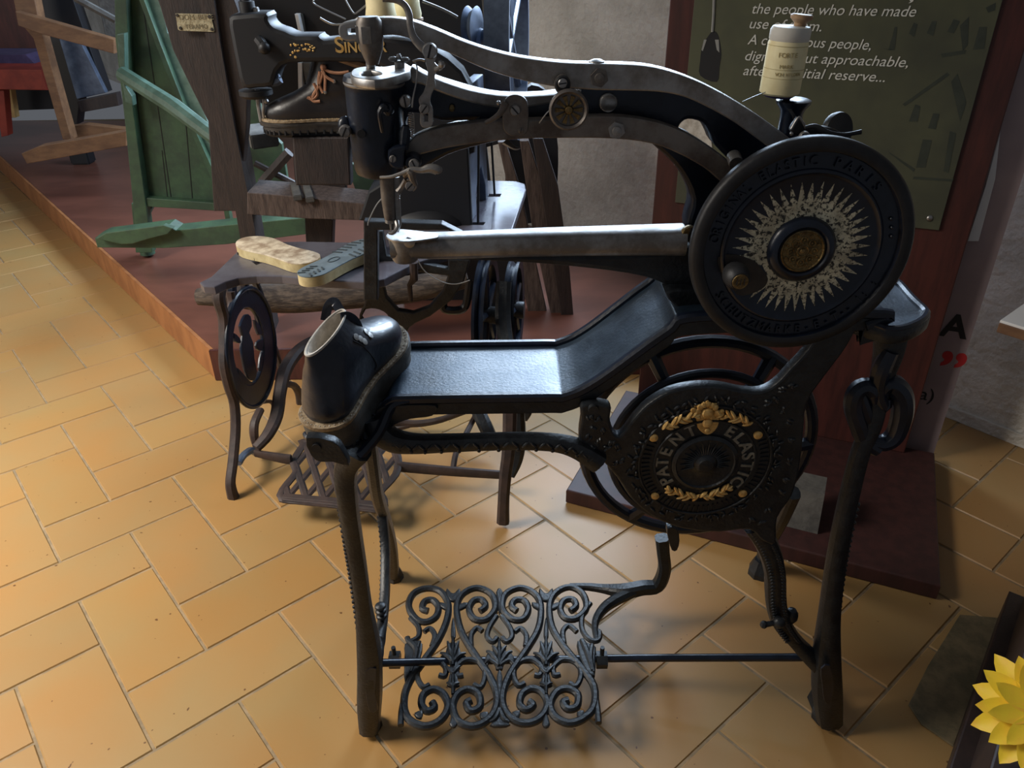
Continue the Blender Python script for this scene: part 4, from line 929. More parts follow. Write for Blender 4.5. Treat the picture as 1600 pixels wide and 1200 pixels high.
# ---- spool stand and bobbin winder on top
sb = at(1232, 208, 1.17)
mb = MB(); mb.lathe([(.016, -.01), (.016, .028), (.018, .034), (.024, .042), (.0245, .046), (.02, .048)], sb, (0, 0, 1), 24); mb.build('spool_base', 'castblue', mc)
stt = at(1232, 158, 1.17)
mb = MB(); mb.tube([stt-V((0, 0, .01)), stt+V((-.004, 0, .006)), stt+V((-.008, 0, .02)), stt+V((-.009, 0, .08))], [.006, .005, .0028, .0026], 8, k=1); mb.tube([at(1232, 168, 1.155), at(1240, 180, 1.15), at(1243, 195, 1.15)], .0025, 6); mb.build('spool_pin', 'gunmetal', mc)
wb_ = plate(PY(1.11), [(1236, 202), (1243, 190), (1248, 184), (1256, 192), (1262, 200), (1285, 198), (1305, 202), (1320, 212), (1318, 224), (1305, 232), (1280, 226), (1262, 218), (1250, 214), (1240, 210)], .012, k=3, bev=.003).build('bobbin_winder', 'gunmetal', mc)
mb = MB(); mb.tube([at(1258, 200, 1.10), at(1275, 198, 1.098), at(1295, 208, 1.095), at(1315, 211, 1.095), at(1330, 209, 1.095), at(1346, 206, 1.095)], [.003, .004, .004, .0035, .003, .0035], 8, asp=.6); mb.build('winder_lever', 'gunmetal', wb_)
MB().lathe([(.0095, -.012), (.011, -.010), (.026, -.006), (.0275, 0), (.0265, .004), (.023, .003), (.006, .001)], at(1308, 206, 1.135), (.5, -1, .15), 32).build('winder_wheel', 'gunmetal', wb_)
screw('screw', at(1256, 213, 1.105), .0075, wb_, 'steel', .006, ang=1.57)
MB().ball(at(1237, 209, 1.112), .003, 8).build('pin', 'steelbright', wb_)
mb = MB(); mb.tube([at(1236, 202, 1.105), at(1247, 184, 1.105), at(1252, 187, 1.105), at(1260, 200, 1.105)], .0016, 6); mb.build('wire_loop', 'steel', wb_)
plate(PY(1.09), [(1262, 222), (1300, 226), (1318, 228), (1314, 236), (1262, 234)], .02, k=2, bev=.002).build('winder_bracket', 'gunmetal', mc)
# ================================================================== THREAD SPOOL
sp0 = at(1217, 147, 1.165); sa = V((.035, 0, 1)).normalized(); K = .9
LR = lambda L_: [(a*K*1.04, b*K) for a, b in L_]
ts = thing('thread_spool', sp0, 'cream labelled thread spool on a wooden core, standing on the spool pin above the handwheel', 'thread spool')
mb = MB(); mb.lathe(LR([(.026, 0), (.0295, .003), (.0295, .013), (.0292, .074), (.0275, .080), (.026, .078)]), sp0, sa, 40); mb.build('label_wrap', 'cream', ts)
mb = MB(); mb.lathe(LR([(.027, .076), (.0290, .081), (.029, .093), (.0265, .098), (.014, .099)]), sp0, sa, 40); mb.build('thread_winding', 'thread', ts)
mb = MB(); mb.lathe(LR([(.008, .096), (.009, .104), (.0155, .110), (.016, .114), (.014, .116), (.004, .116)]), sp0+V((.006, 0, -.001)), (.09, 0, 1), 24); mb.build('wooden_core', 'spoolwood', ts)
mb = MB(); mb.lathe(LR([(.02, -.004), (.026, .001)]), sp0, sa, 30); mb.build('spool_flange', 'purple', ts)
def wraptext(s, R, c, ax, h, size, a0, step, mb):
    for i, ch_ in enumerate(s):
        if ch_ == ' ': continue
        a = a0+step*i; n_ = V((math.sin(a), -math.cos(a), 0)); u = V((math.cos(a), math.sin(a), 0))
        pl_ = Pl(c+ax*h+n_*R, u, ax - u*ax.dot(u)); text(pl_, ch_, 0, 0, size, t=.0004, mb=mb, align='CENTER')
mb = MB(); wraptext('FORTE', .0277, sp0, sa, .052, .0085, -.62, .20, mb); wraptext('MARK', .0277, sp0, sa, .038, .0068, -.45, .17, mb); wraptext('VON HILDEN', .0277, sp0, sa, .028, .0062, -.62, .13, mb)
mb.build('label_print', 'labelink', ts, smooth=False)
mb = MB()
for h in (.026, .039, .072): mb.lathe(LR([(.0296, h), (.0297, h+.0006)]), sp0, sa, 40)
mb.build('label_lines', 'labelink', ts)
mb = MB(); mb.tube([at(1196, 144, 1.14), at(1180, 150, 1.13), at(1160, 159, 1.12)], .0006, 5); mb.build('thread_end', 'wire', ts)
# ================================================================== BOOTS AND SOLES
HWX = [0, .02, .07, .2, .35, .5, .62, .75, .87, .95, 1.0]
HWR = [.82, .82, .82, .82, .78, .80, .92, 1.0, 1.0, .98, .98]     # outer side
HWL = [.82, .82, .82, .80, .70, .70, .80, .90, .92, .92, .92]     # inner side (waist)
def interp(X, Y_, x):
    for i in range(len(X)-1):
        if x <= X[i+1]: t = (x-X[i])/(X[i+1]-X[i]); return Y_[i]+(Y_[i+1]-Y_[i])*t
    return Y_[-1]
def footring(xb, xf, w, e=0.0, n=22, left=False):
    """closed outline; e=0 foot shape, 1 ellipse; returns (x,y)"""
    out = []
    for side in (1, -1):
        for i in range(n):
            th = PI*i/n; u = (1-math.cos(th))/2; u = u if side == 1 else 1-u
            A, B_ = (HWR, HWL) if (side == 1) != left else (HWL, HWR)
            env = math.sqrt(max(0, 1-max(0, (.15-u)/.15)**2))*math.sqrt(max(0, 1-max(0, (u-.72)/.28)**2))
            f = interp(HWX, A, u)*env; el = math.sqrt(max(0, 1-(2*u-1)**2))
            out.append((xb+(xf-xb)*u, side*w*((1-e)*f+e*el)))
    return out
def boot(root, frame, L_=.28, W=.05, slices=None, leather='leather', open_top=True, lugs=True, th=.028, tl=.06):
    """frame(x,y,z) -> world"""
    so = MB(); rings = []
    for z, k in ((0, .97), (.004, 1.0), (th*.55, 1.0), (th*.6, 1.025), (th-.003, 1.03), (th, 1.0)): rings.append([frame(x, y, z) for x, y in footring(-.004*k, L_*k+.004, W*1.06*k)])
    so.loft(rings); sole = so.build('rubber_sole', 'rubberdark' if leather == 'leather2' else 'rubber', root)
    if lugs:
        lg = MB(); R_ = footring(-.004, L_+.004, W*1.07)
        for i in range(0, len(R_)):
            x, y = R_[i]; x2, y2 = R_[(i+1) % len(R_)]
            if math.hypot(x2-x, y2-y) > .009 or i % 2 == 0:
                d = V((x2-x, y2-y, 0)).normalized() if math.hypot(x2-x, y2-y) > 1e-5 else V((1, 0, 0)); nn = V((d.y, -d.x, 0))
                c = [(x-d.x*.002, y-d.y*.002), (x+d.x*.002, y+d.y*.002)]
                ctr = V((L_/2, 0, 0)); dirc = (V((x, y, 0))-ctr).normalized()
                vs = [frame(p[0]+dirc.x*o_, p[1]+dirc.y*o_, z) for z in (-.0045, .007) for p in c for o_ in (-.008, .0012)]
                lg.add(vs, [(0, 1, 3, 2), (4, 6, 7, 5), (0, 4, 5, 1), (2, 3, 7, 6), (0, 2, 6, 4), (1, 5, 7, 3)])
        lg.build('sole_cleats', 'black', sole, smooth=False)
    we = MB(); rings = []
    for z, k in ((th, 1.0), (th+.0005, 1.06), (th+.006, 1.07), (th+.0075, 1.03)): rings.append([frame(x, y, z) for x, y in footring(-.006, L_+.006, W*1.05*k)])
    we.loft(rings); wl = we.build('welt', 'welt', root)
    st = MB(); R_ = catmull(footring(-.001, L_+.001, W*1.035), 3, True)
    for i in range(0, len(R_), 1):
        if i % 2 == 0: st.ball(frame(R_[i][0], R_[i][1], th+.0078), .0011, 5)
    st.build('stitching', 'lining' if leather == 'leather' else 'gold', wl)
    sl = slices or [(.034, .006, .97, .93, 0), (.046, .003, .985, .97, 0), (.058, .003, .98, .97, .05), (.070, .005, .955, .92, .12), (.082, .007, .90, .86, .22), (.092, .008, .82, .80, .4), (.104, .008, .73, .76, .6),
                    (.118, .006, .655, .74, .8), (.136, .004, .60, .76, .95), (.156, .001, .565, .80, 1), (.176, -.002, .55, .80, 1), (.192, -.004, .545, .76, 1)]
    up = MB(); rings = []
    for j, (z, xb, xf, w, e) in enumerate(sl):
        tilt = max(0, j-len(sl)+4)/3*tl
        R_ = footring(xb, L_*xf, W*w, e)
        rings.append([frame(x, y*(1 if e < .9 else .9), z+tilt*((x-xb)/(L_*xf-xb))**1.3*(.5+.5*1)) for x, y in R_])
    up.loft(rings, cap=not open_top); upper = up.build('upper', leather, root, ang=60)
    return sole, wl, upper, rings
# --- front boot on the bed
yawd = V((.37, .93, 0)).normalized(); pitch = math.radians(12)
ex = yawd*math.cos(pitch)+V((0, 0, math.sin(pitch))); ey = V((-yawd.y, yawd.x, 0)); ez = ex.cross(ey)
BO = V((-.302, 1.026, .774))
frameA = lambda x, y, z: BO+ex*x+ey*y+ez*z
b1 = thing('boot', BO, 'black leather ankle boot without laces, standing on the left end of the patching machine bed', 'boot')
slA = [(.058, .006, .97, .93, 0), (.067, .004, .985, .97, 0), (.077, .006, .98, .97, .05), (.088, .010, .95, .94, .12), (.099, .013, .88, .90, .25), (.108, .016, .80, .85, .45), (.118, .018, .72, .80, .65),
       (.131, .023, .65, .74, .85), (.145, .027, .60, .64, 1), (.159, .030, .56, .50, 1), (.172, .033, .54, .33, 1)]
sole, wl, upper, rings = boot(b1, frameA, L_=.262, W=.053, slices=slA, th=.050, tl=.006)
top = rings[-1]; c = sum(top, V())/len(top)
mb = MB(); inn = [c+(p-c)*.88 for p in top]; inn2 = [c+(p-c)*.8-ez*.04 for p in top]; mid = [c+(p-c)*.6-ez*.08 for p in top]
mb.loft([top, inn, inn2, mid], cap=False); mb.add(mid, [tuple(range(len(mid)))]); mb.build('lining', 'lining', b1, ang=70)
mb = MB(); mb.tube(top, .0022, 6, k=1, closed=True); mb.build('collar_edge', 'lining', b1)
mb = MB(); mb.tube([at(508, 500, 1.13), at(511, 484, 1.13), at(516, 474, 1.13), at(523, 472, 1.13), at(529, 481, 1.125), at(535, 491, 1.12), at(541, 503, 1.12)], .0016, 8, asp=5, up=(.3, -.9, .3)); mb.build('tongue_loop', 'leather', b1, ang=60)
mb = MB(); mb.tube([at(533, 496, 1.10), at(543, 494, 1.11), at(553, 500, 1.12), at(559, 510, 1.13), at(561, 520, 1.13), at(564, 532, 1.13)], .0016, 8, asp=5, up=(.3, -.9, .3)); mb.build('lace_flap', 'leather', b1, ang=60)
for (x, y) in ((556, 527), (563, 530), (569, 534), (572, 519), (578, 524)):
    p, n_ = snap(upper, x, y, .0005)
    if p: mb = MB(); mb.lathe([(.0025, -.001), (.006, 0), (.006, .0012), (.0025, .0016)], p, n_, 16); mb.build('eyelet', 'steelbright', b1)
sm = [snap(upper, x, y, .0004)[0] for x, y in ((552, 533), (562, 538), (574, 548), (583, 559), (588, 570), (586, 578))]
sm = [p for p in sm if p]
if len(sm) > 2: mb = MB(); mb.tube(sm, .0011, 6); mb.build('seam', 'black', b1)

# ================================================================== SOLES on the grey table (z .75)
def soleobj(name, label, px_heel, px_toe, z0, th, w, mtop, mside, flip=1, tilt=0, ztoe=0):
    A = atz(*px_heel, z0+th); B = atz(*px_toe, z0+th+ztoe); d = (B-A); L_ = d.length; d.normalize(); s_ = V((-d.y, d.x, 0)).normalized(); n_ = d.cross(s_)
    fr = lambda x, y, z: A+d*x+s_*y+n_*z
    root = thing(name, (A.x, A.y, z0), label, 'shoe sole')
    R_ = footring(0, L_, w, left=flip > 0); mb = MB()
    mb.loft([[fr(x, y, -th) for x, y in R_], [fr(x, y, -.002) for x, y in R_]]); mb.build('rubber_edge', mside, root)
    mb = MB(); mb.loft([[fr(x, y, -.002) for x, y in R_], [fr(x, y, 0) for x, y in R_], [fr(x*.98+.01*L_, y*.97, .001) for x, y in R_]]); mb.build('sole_face', mtop, root)
    return root, fr, L_, s_, d, n_
r1, fr1, L1, *_ = soleobj('shoe_sole', 'cream rubber shoe sole lying worn side up, left one on the grey sewing table', (491, 408), (378, 372), .751, .024, .054, 'soletop', 'creamrubber', -1)
mb = MB()
for k in range(5): mb.box(fr1(L1*(.62+.06*k), .044, -.02), (.006, .01, .006))
mb.build('cleats', 'rubberdark', r1, smooth=False)
r2, fr2, L2, s2_, d2_, n2_ = soleobj('shoe_sole', 'blue-grey lugged shoe sole lying tread up, right one on the grey sewing table', (472, 432), (588, 372), .755, .026, .046, 'bluerubber', 'creamrubber', 1, ztoe=.0)
R2 = Matrix(((d2_.x, s2_.x, n2_.x), (d2_.y, s2_.y, n2_.y), (d2_.z, s2_.z, n2_.z)))
for k in range(7):
    for sg in (-1, 1):
        mb = MB(); u = .55+.065*k
        if u > .95: continue
        mb.box(fr2(L2*u, sg*.024*(1 if k < 5 else .7), .0015), (.0045, .026*(1 if k < 5 else .7), .003), R2@Matrix.Rotation(sg*.25, 3, 'Z')); mb.build('tread_bar', 'treadgrey', r2, smooth=False)
for k in range(4):
    mb = MB()
    for sg in (-1, 1): mb.box(fr2(L2*(.05+.05*k), sg*.014, .0015), (.004, .018, .003), R2@Matrix.Rotation(sg*.6, 3, 'Z'))
    mb.build('heel_tread', 'treadgrey', r2, smooth=False)
mb = MB(); mb.tube([fr2(L2*.4+.019*math.cos(t*PI/10), .010*math.sin(t*PI/10), .0015) for t in range(20)], .0013, 5, k=1, closed=True); mb.build('oval_badge', 'treadgrey', r2)
# ================================================================== SEWING MACHINE ON TREADLE STAND (behind)
sg = thing('sewing_machine', (-.4, 2.1, 0), 'black long-arm sewing machine with gold lettering on a grey-topped treadle table, behind the patching machine', 'sewing machine')
ZT = .75
PTb = PZ(ZT)
top_ = [(312, 441), (330, 432), (385, 379), (470, 377), (585, 379), (640, 300), (650, 284), (735, 281), (806, 283), (820, 287), (822, 296), (797, 368), (740, 385), (650, 410), (600, 436), (575, 441), (500, 437), (440, 431), (400, 431), (372, 434), (352, 440), (335, 448), (318, 447)]
plate(PTb, top_, .022, holes=[[(394, 408), (404, 407), (410, 410), (401, 413)], [(738, 347), (757, 347), (755, 351), (735, 351)], [(764, 303), (782, 303), (780, 307), (762, 307)]], bev=.003).build('tabletop', 'tabletop', sg, smooth=False)
U2 = V((.129, .992, 0)).normalized(); fpt = atz(363, 780)
PE = Pl(fpt, U2, (0, 0, 1)); 
def pe(x, y, d=0): p = PE.hit(x, y); return p+PE.n*d
def pleg(name, pts, r, m='bar', fn=pe, asp=.8, par=sg, n=8, sq=.3):
    mb = MB(); mb.tube([fn(*p) for p in pts], r, n, asp=asp, square=sq, up=tuple(PE.n)); return mb.build(name, m, par)
l1 = pleg('leg', [(343, 447), (342, 468), (349, 495), (350, 530), (350, 570), (358, 605), (366, 630), (368, 670), (364, 720), (360, 755), (365, 778)], [.02, .018, .016, .015, .015, .015, .015, .015, .015, .015, .018])
Lb = lambda x, y, Y: at(x, y, Y)
l2 = pleg('leg', [(500, 528, 2.35), (470, 545, 2.3), (447, 575, 2.2), (438, 610, 2.12), (432, 650, 2.05), (418, 680, 1.98), (400, 700, 1.94)], [.02, .022, .022, .02, .02, .018, .015], fn=Lb)
pleg('leg', [(448, 600, 2.28), (460, 603, 2.36), (467, 615, 2.40), (470, 630, 2.42)], [.014, .014, .014, .016], fn=Lb, par=l2)
pleg('brace', [(407, 640), (398, 660), (397, 680), (402, 700)], [.013, .014, .014, .012])
pleg('brace', [(410, 628), (424, 628), (431, 640)], [.008, .008, .008])
pleg('brace', [(372, 724), (380, 712), (392, 704), (400, 706)], [.012, .012, .014, .016], m='ironblue')
pleg('brace', [(352, 530), (356, 500), (362, 475), (360, 455)], [.01, .01, .012, .014])
pleg('brace', [(366, 470), (362, 450), (368, 436), (380, 440), (383, 458)], [.014, .014, .012, .014, .014], m='castblue')
pleg('brace', [(397, 437), (402, 448), (408, 462)], [.012, .011, .01], m='castblue')
pleg('brace', [(428, 540), (434, 560), (440, 578)], [.01, .01, .01])
# medallion
PM = PE.off(.012)
def ell(cx, cy, rx, ry, n=40, sl=.12): return [(cx+rx*math.cos(2*PI*i/n)+sl*0, cy+ry*math.sin(2*PI*i/n)+cxs(cx, rx, i, n)) for i in range(n)]
def cxs(cx, rx, i, n): return 6*math.cos(2*PI*i/n)*(rx/40)
md_ = plate(PM, ell(392, 543, 38, 93), .014, holes=[ell(389, 541, 24, 60)], bev=.004).build('medallion', 'castblue', sg)
mb = MB(); mb.tube([PM.hit(*p) for p in ell(392, 543, 38, 93)], .007, 8, k=1, closed=True); mb.build('medallion_rim', 'castblue', md_)
figs = [[(384, 492), (392, 494), (394, 510), (390, 520), (396, 535), (398, 560), (402, 580), (398, 595), (388, 590), (382, 570), (378, 545), (380, 525), (376, 510)],
        [(366, 520), (375, 528), (377, 536), (368, 534)], [(402, 535), (412, 530), (410, 548), (402, 545)], [(372, 575), (384, 588), (396, 598), (408, 590), (412, 575), (410, 600), (396, 612), (380, 604)],
        [(398, 500), (404, 505), (412, 520), (404, 522)], [(376, 600), (390, 610), (404, 606), (392, 618)], [(360, 545), (366, 560), (372, 590), (364, 575)], [(410, 550), (416, 560), (412, 590), (406, 575)]]
mb = MB()
for f_ in figs: plate(PM.off(-.002), f_, .009, k=2, bev=.002, mb=mb)
mb.build('medallion_figure', 'castblue', md_)
# treadle stretcher and lattice treadle 
r_ = MB(); r2_ = MB(); r_.tube([at(398, 708, 1.94), at(440, 716, 1.92), at(455, 718, 1.915)], [.012, .016, .017], 8, asp=.5, square=.5); r2_.tube([at(622, 729, 1.89), at(700, 736, 1.87), at(785, 742, 1.85)], [.017, .016, .014], 8, asp=.5, square=.5)
r_.build('stretcher', 'bar', sg); r2_.build('stretcher', 'bar', sg)
PTr = Pl(at(530, 725, 1.9)+V((0, 0, 0)), V((.99, -.144, 0)), V((.144, .98, .12)))
tro = [(442, 765), (458, 745), (463, 735), (458, 722), (464, 710), (474, 695), (480, 688), (600, 690), (616, 702), (622, 715), (622, 728), (618, 742), (604, 758), (594, 770), (600, 782), (596, 796), (560, 793), (480, 784), (441, 780)]
def inside(p, poly):
    c = False; n = len(poly); j = n-1
    for i in range(n):
        if (poly[i][1] > p[1]) != (poly[j][1] > p[1]) and p[0] < (poly[j][0]-poly[i][0])*(p[1]-poly[i][1])/(poly[j][1]-poly[i][1])+poly[i][0]: c = not c
        j = i
    return c
mb = MB(); mb.tube([PTr.hit(*p) for p in tro], .006, 8, k=2, asp=2.0, closed=True, up=tuple(PTr.n)); tdl = mb.build('lattice_treadle', 'bar', sg)
def clipbar(a, b, r, dz, mb):
    run = []
    for i in range(61):
        t = i/60; p = (a[0]+(b[0]-a[0])*t, a[1]+(b[1]-a[1])*t)
        if inside(p, tro): run.append(p)
        elif run: break
    if len(run) > 3: mb.tube([PTr.hit(*run[0])+V((0, 0, dz)), PTr.hit(*run[-1])+V((0, 0, dz))], r*.55, 6, k=1, asp=1.9, up=tuple(PTr.n))
lb = MB()
for k in range(-1, 8): clipbar((446+27*k, 680), (486+27*k, 800), .0105, 0, lb)
for k in range(-1, 8): clipbar((436+29*k, 792), (436+29*k+92, 682), .0105, -.002, lb)
clipbar((440, 776), (600, 790), .014, 0, lb)
lb.build('lattice', 'bar', tdl)
# front bar under the treadle side
mb = MB(); mb.tube([PTr.hit(*p) for p in [(441, 772), (442, 783), (520, 791), (598, 800), (600, 790)]], .006, 6, k=1); mb.build('treadle_edge', 'bar', sg)
# curved pitman bars seen below the front machine's bed
mb = MB(); mb.tube([at(590, 655, 2.2), at(640, 662, 2.2), at(680, 658, 2.2), at(720, 645, 2.2), at(745, 634, 2.2)], [.016, .014, .012, .011, .011], 8, asp=.7); mb.tube([at(612, 672, 2.2), at(622, 668, 2.2), at(640, 664, 2.2)], [.012, .012, .01], 8)
mb.tube([at(708, 732, 1.88), at(712, 710, 1.92), at(722, 690, 2.0), at(735, 665, 2.1), at(745, 645, 2.15)], [.009, .009, .009, .009, .009], 8); mb.build('treadle_rod', 'bar', sg)
# right end frame: legs
l3 = pleg('leg', [(797, 560, 1.80), (797, 640, 1.77), (795, 700, 1.75), (790, 740, 1.74), (787, 780, 1.73), (786, 816, 1.73)], [.02, .02, .019, .018, .017, .019], fn=Lb)
pleg('leaf_bracket', [(806, 560, 1.84), (808, 640, 1.84), (809, 690, 1.83), (806, 720, 1.82), (799, 745, 1.8)], [.022, .022, .024, .02, .01], fn=Lb, par=l3, m='cast')
pleg('leaf_bracket', [(822, 620, 1.9), (824, 640, 1.9), (820, 656, 1.9)], [.014, .016, .008], fn=Lb, par=l3, m='cast')
pleg('leg', [(740, 600, 2.2), (745, 635, 2.15), (758, 665, 2.1), (768, 685, 2.08)], [.024, .024, .024, .02], fn=Lb, m='cast')
pleg('leg', [(788, 440, 1.95), (786, 500, 1.9), (795, 560, 1.82)], [.02, .022, .02], fn=Lb, m='cast')
# belt wheels at the right end
wa = -PE.n
for (x, y, Y, R_, nm) in ((760, 492, 2.0, .165, 'belt_wheel'), (803, 484, 2.05, .14, 'hand_wheel')):
    c = at(x, y, Y); mb = MB(); mb.lathe([(R_*.86, -.012), (R_, -.016), (R_, -.008), (R_*.93, 0), (R_, .008), (R_, .016), (R_*.86, .012)], c, PE.n, 48, ring=True); wo = mb.build(nm, 'castblue', sg)
    for k in range(5):
        a = 2*PI*k/5+.3; mb = MB(); mb.tube([c, c+U2*(R_*.88*math.cos(a))+V((0, 0, R_*.88*math.sin(a)))], .01, 6, k=1); mb.build('spoke', 'castblue', wo)
    MB().lathe([(.025, -.03), (.025, .03)], c, PE.n, 16).build('hub', 'cast', wo)
mb = MB(); mb.tube([at(692, 470, 2.0), at(695, 483, 2.0), at(715, 485, 2.0), at(727, 478, 2.0), at(732, 455, 2.0), at(734, 438, 2.0)], [.014, .012, .012, .012, .012, .01], 8); mb.build('crank_arm', 'castblue', sg)
# cast bracket with the arc under the arm, and the upright frame
mb = MB()
plate(PY(1.74), [(568, 346), (690, 350), (722, 366), (722, 378), (700, 360), (590, 360), (590, 470), (568, 470)], .03, bev=.003, mb=mb); mb.build('shelf_frame', 'cast', sg, smooth=False)
plate(PY(1.90), [(588, 362), (598, 362), (604, 400), (700, 420), (700, 405), (735, 405), (725, 440), (705, 470), (672, 495), (650, 505), (640, 512), (625, 540), (615, 560), (625, 600), (600, 600), (570, 560), (560, 500), (575, 460), (590, 440)], .022,
      holes=[[(598, 440), (604, 465), (622, 485), (645, 489), (670, 480), (692, 455), (700, 432), (650, 425), (602, 418)], ell(586, 497, 22, 14, 20), ell(596, 545, 14, 20, 20)], bev=.004).build('cast_bracket', 'cast', sg)
mb = MB(); mb.tube([at(646, 410, 1.86), at(647, 436, 1.86), at(640, 445, 1.86), at(642, 470, 1.86)], [.011, .011, .007, .006], 8, k=1); mb.build('hanging_rod', 'bar', sg)
mb = MB(); mb.tube([at(652, 405, 1.7), at(665, 425, 1.7), at(690, 440, 1.7), at(712, 444, 1.7), at(734, 438, 1.7)], .0013, 6); mb.build('thin_wire', 'wire', sg)
# --- the head: column, arm, face, lower arm
YS = 2.25
colp = plate(PY(2.17), [(655, 240), (732, 228), (738, 352), (735, 356), (640, 353), (560, 345), (575, 300), (640, 260)], .16, k=0, bev=.006).build('column', 'black', sg, smooth=False)
cp_ = Pl(at(732, 350, 2.17), V((.16, .98, 0)), (0, 0, 1))
c = atz(748, 330, ZT+.02)
mb = MB(); p0 = atz(733, 351, ZT+.001); p1 = atz(762, 308, ZT+.001); d_ = (p1-p0).normalized()
cs = Pl(p0, d_, (0, 0, 1)); Ld = (p1-p0).length
plate(cs.off(.002), [(0, 0), (Ld*.35, 0), (Ld*.36, .06), (Ld*.5, .11), (Ld*.68, .12), (Ld*.86, .05), (Ld*.88, 0), (Ld, 0), (Ld*.92, .37), (.0, .37)], .03, px=False, bev=.003, mb=mb); mb.build('column_lit_side', 'ironblue', sg)  # blue-grey on the black column paints in the window light on this side
base_ = MB(); base_.ball(atz(668, 352, ZT+.001)+V((0, .05, -.005)), .1, 20, (1.25, .9, .6)); base_.build('column_foot', 'black', sg)
hd = plate(PY(2.20), [(356, 28), (372, 22), (416, 20), (420, 32), (428, 42), (445, 48), (462, 55), (498, 55), (506, 62), (560, 58), (640, 62), (700, 90), (738, 140), (742, 240), (650, 250), (640, 170), (600, 108), (560, 98), (470, 98), (440, 104), (430, 122), (425, 135), (400, 138), (378, 137), (368, 100), (360, 60)], .09, k=2, bev=.012).build('machine_arm', 'black', sg)
# bright top surfaces catch the window by themselves; gold lettering
gl = PY(2.20).off(.0012)
a_, b_ = gl.uv(524, 82); mb = text(gl, 'S', a_, b_, .054, t=.001, bold=.0008)
a2, b2 = gl.uv(536, 82); text(gl, 'INGE', a2+.004, b2, .036, t=.001, mb=mb, sx=.95, bold=.0006)
a3, b3 = gl.uv(590, 81); text(gl, 'R', a3, b3, .04, t=.001, mb=mb, bold=.0006); mb.build('gold_lettering', 'gold', hd, smooth=False)
mb = MB(); rd = random.Random(5)
for k in range(26):
    x = rd.uniform(454, 492); y = 74+rd.uniform(-6, 6)+(10 if x < 464 and k % 3 == 0 else 0); mb.ball(gl.hit(x, y), .003, 6, (rd.uniform(.6, 1.6), .3, rd.uniform(.5, 1.2)))
mb.build('worn_gold_decal', 'gold', hd)
mb = MB(); mb.tube([at(402, 60, 2.19), at(410, 70, 2.185), at(410, 82, 2.185)], [.012, .014, .01], 8); mb.ball(at(413, 75, 2.18), .016, 12); mb.build('take_up_knob', 'gunmetal', hd)
mb = MB(); mb.lathe([(.02, 0), (.02, .03), (.012, .032), (.012, .06)], at(388, 22, 2.24), (0, 0, 1), 16); mb.tube([at(383, 12, 2.24), at(384, -20, 2.24)], .008, 8, k=1); mb.build('presser_screw', 'gunmetal', hd)
mb = MB(); mb.box(at(397, 17, 2.24), (.024, .02, .018), None, .002); mb.build('top_block', 'steel', hd)
mb = MB(); mb.lathe([(.045, 0), (.045, .012), (.035, .02)], at(398, 134, 2.245)-V((0, 0, .01)), (0, 0, -1), 20); mb.build('face_ring', 'gunmetal', hd)
mb = MB(); mb.tube([at(402, 140, 2.24), at(404, 165, 2.24), at(408, 190, 2.24)], [.007, .006, .005], 8, k=1); mb.tube([at(410, 146, 2.235), at(413, 160, 2.23), at(411, 175, 2.23), at(414, 192, 2.235)], [.004, .005, .004, .003], 8); mb.ball(at(416, 158, 2.23), .007, 8); mb.build('needle_bar', 'steel', hd)
mb = MB(); mb.tube([at(424, 128, 2.22), at(432, 126, 2.22), at(438, 123, 2.22)], [.012, .014, .012], 8); mb.ball(at(433, 120, 2.22), .01, 8); mb.build('tension_knob', 'ironblue', hd)
la_ = plate(PY(2.235), [(410, 196), (420, 192), (480, 198), (560, 205), (640, 210), (650, 240), (560, 222), (480, 217), (425, 215), (412, 207)], .05, k=2, bev=.008).build('lower_arm', 'black', sg)
plate(PY(2.22), [(400, 222), (470, 222), (545, 218), (560, 290), (545, 345), (470, 345), (460, 300), (455, 215)] and [(456, 214), (545, 214), (548, 290), (462, 290)], .05, bev=.005).build('arm_support', 'wooddark', sg, smooth=False)
# belts
for (a, b_) in (((748, 224, 2.2), (747, 350, 2.19)), ((768, 222, 2.4), (773, 306, 2.41))):
    mb = MB(); mb.tube([at(*a), at(*b_)], .0035, 6, k=1); mb.build('drive_belt', 'black', sg)
# pulleys and wheel at the head's right end
for (x, y, Y, R_) in ((738, 42, 2.45, .055), (755, 60, 2.45, .03)):
    c = at(x, y, Y); MB().lathe([(R_*.6, -.02), (R_, -.014), (R_*.8, 0), (R_, .014), (R_*.5, .02)], c, (1, -.35, 0), 28).build('pulley', 'ironblue', sg)
GW = lambda m_: m_.build('thread_guide_wire', 'wire', sg)
mb = MB(); mb.tube([at(500, 28, 2.1), at(520, 38, 2.1), at(545, 36, 2.1), at(560, 28, 2.1)], .0025, 6); GW(mb); mb = MB(); mb.tube([at(490, 0, 2.2), at(494, 8, 2.2), at(540, 30, 2.2)], .0022, 6); GW(mb); mb = MB(); mb.tube([at(540, 0, 2.2), at(552, 20, 2.2), at(560, 18, 2.2), at(575, 5, 2.2)], .0022, 6); GW(mb); mb = MB()
mb.tube([at(660, 2, 2.3), at(690, 14, 2.3), at(715, 27, 2.3)], .004, 6); GW(mb)
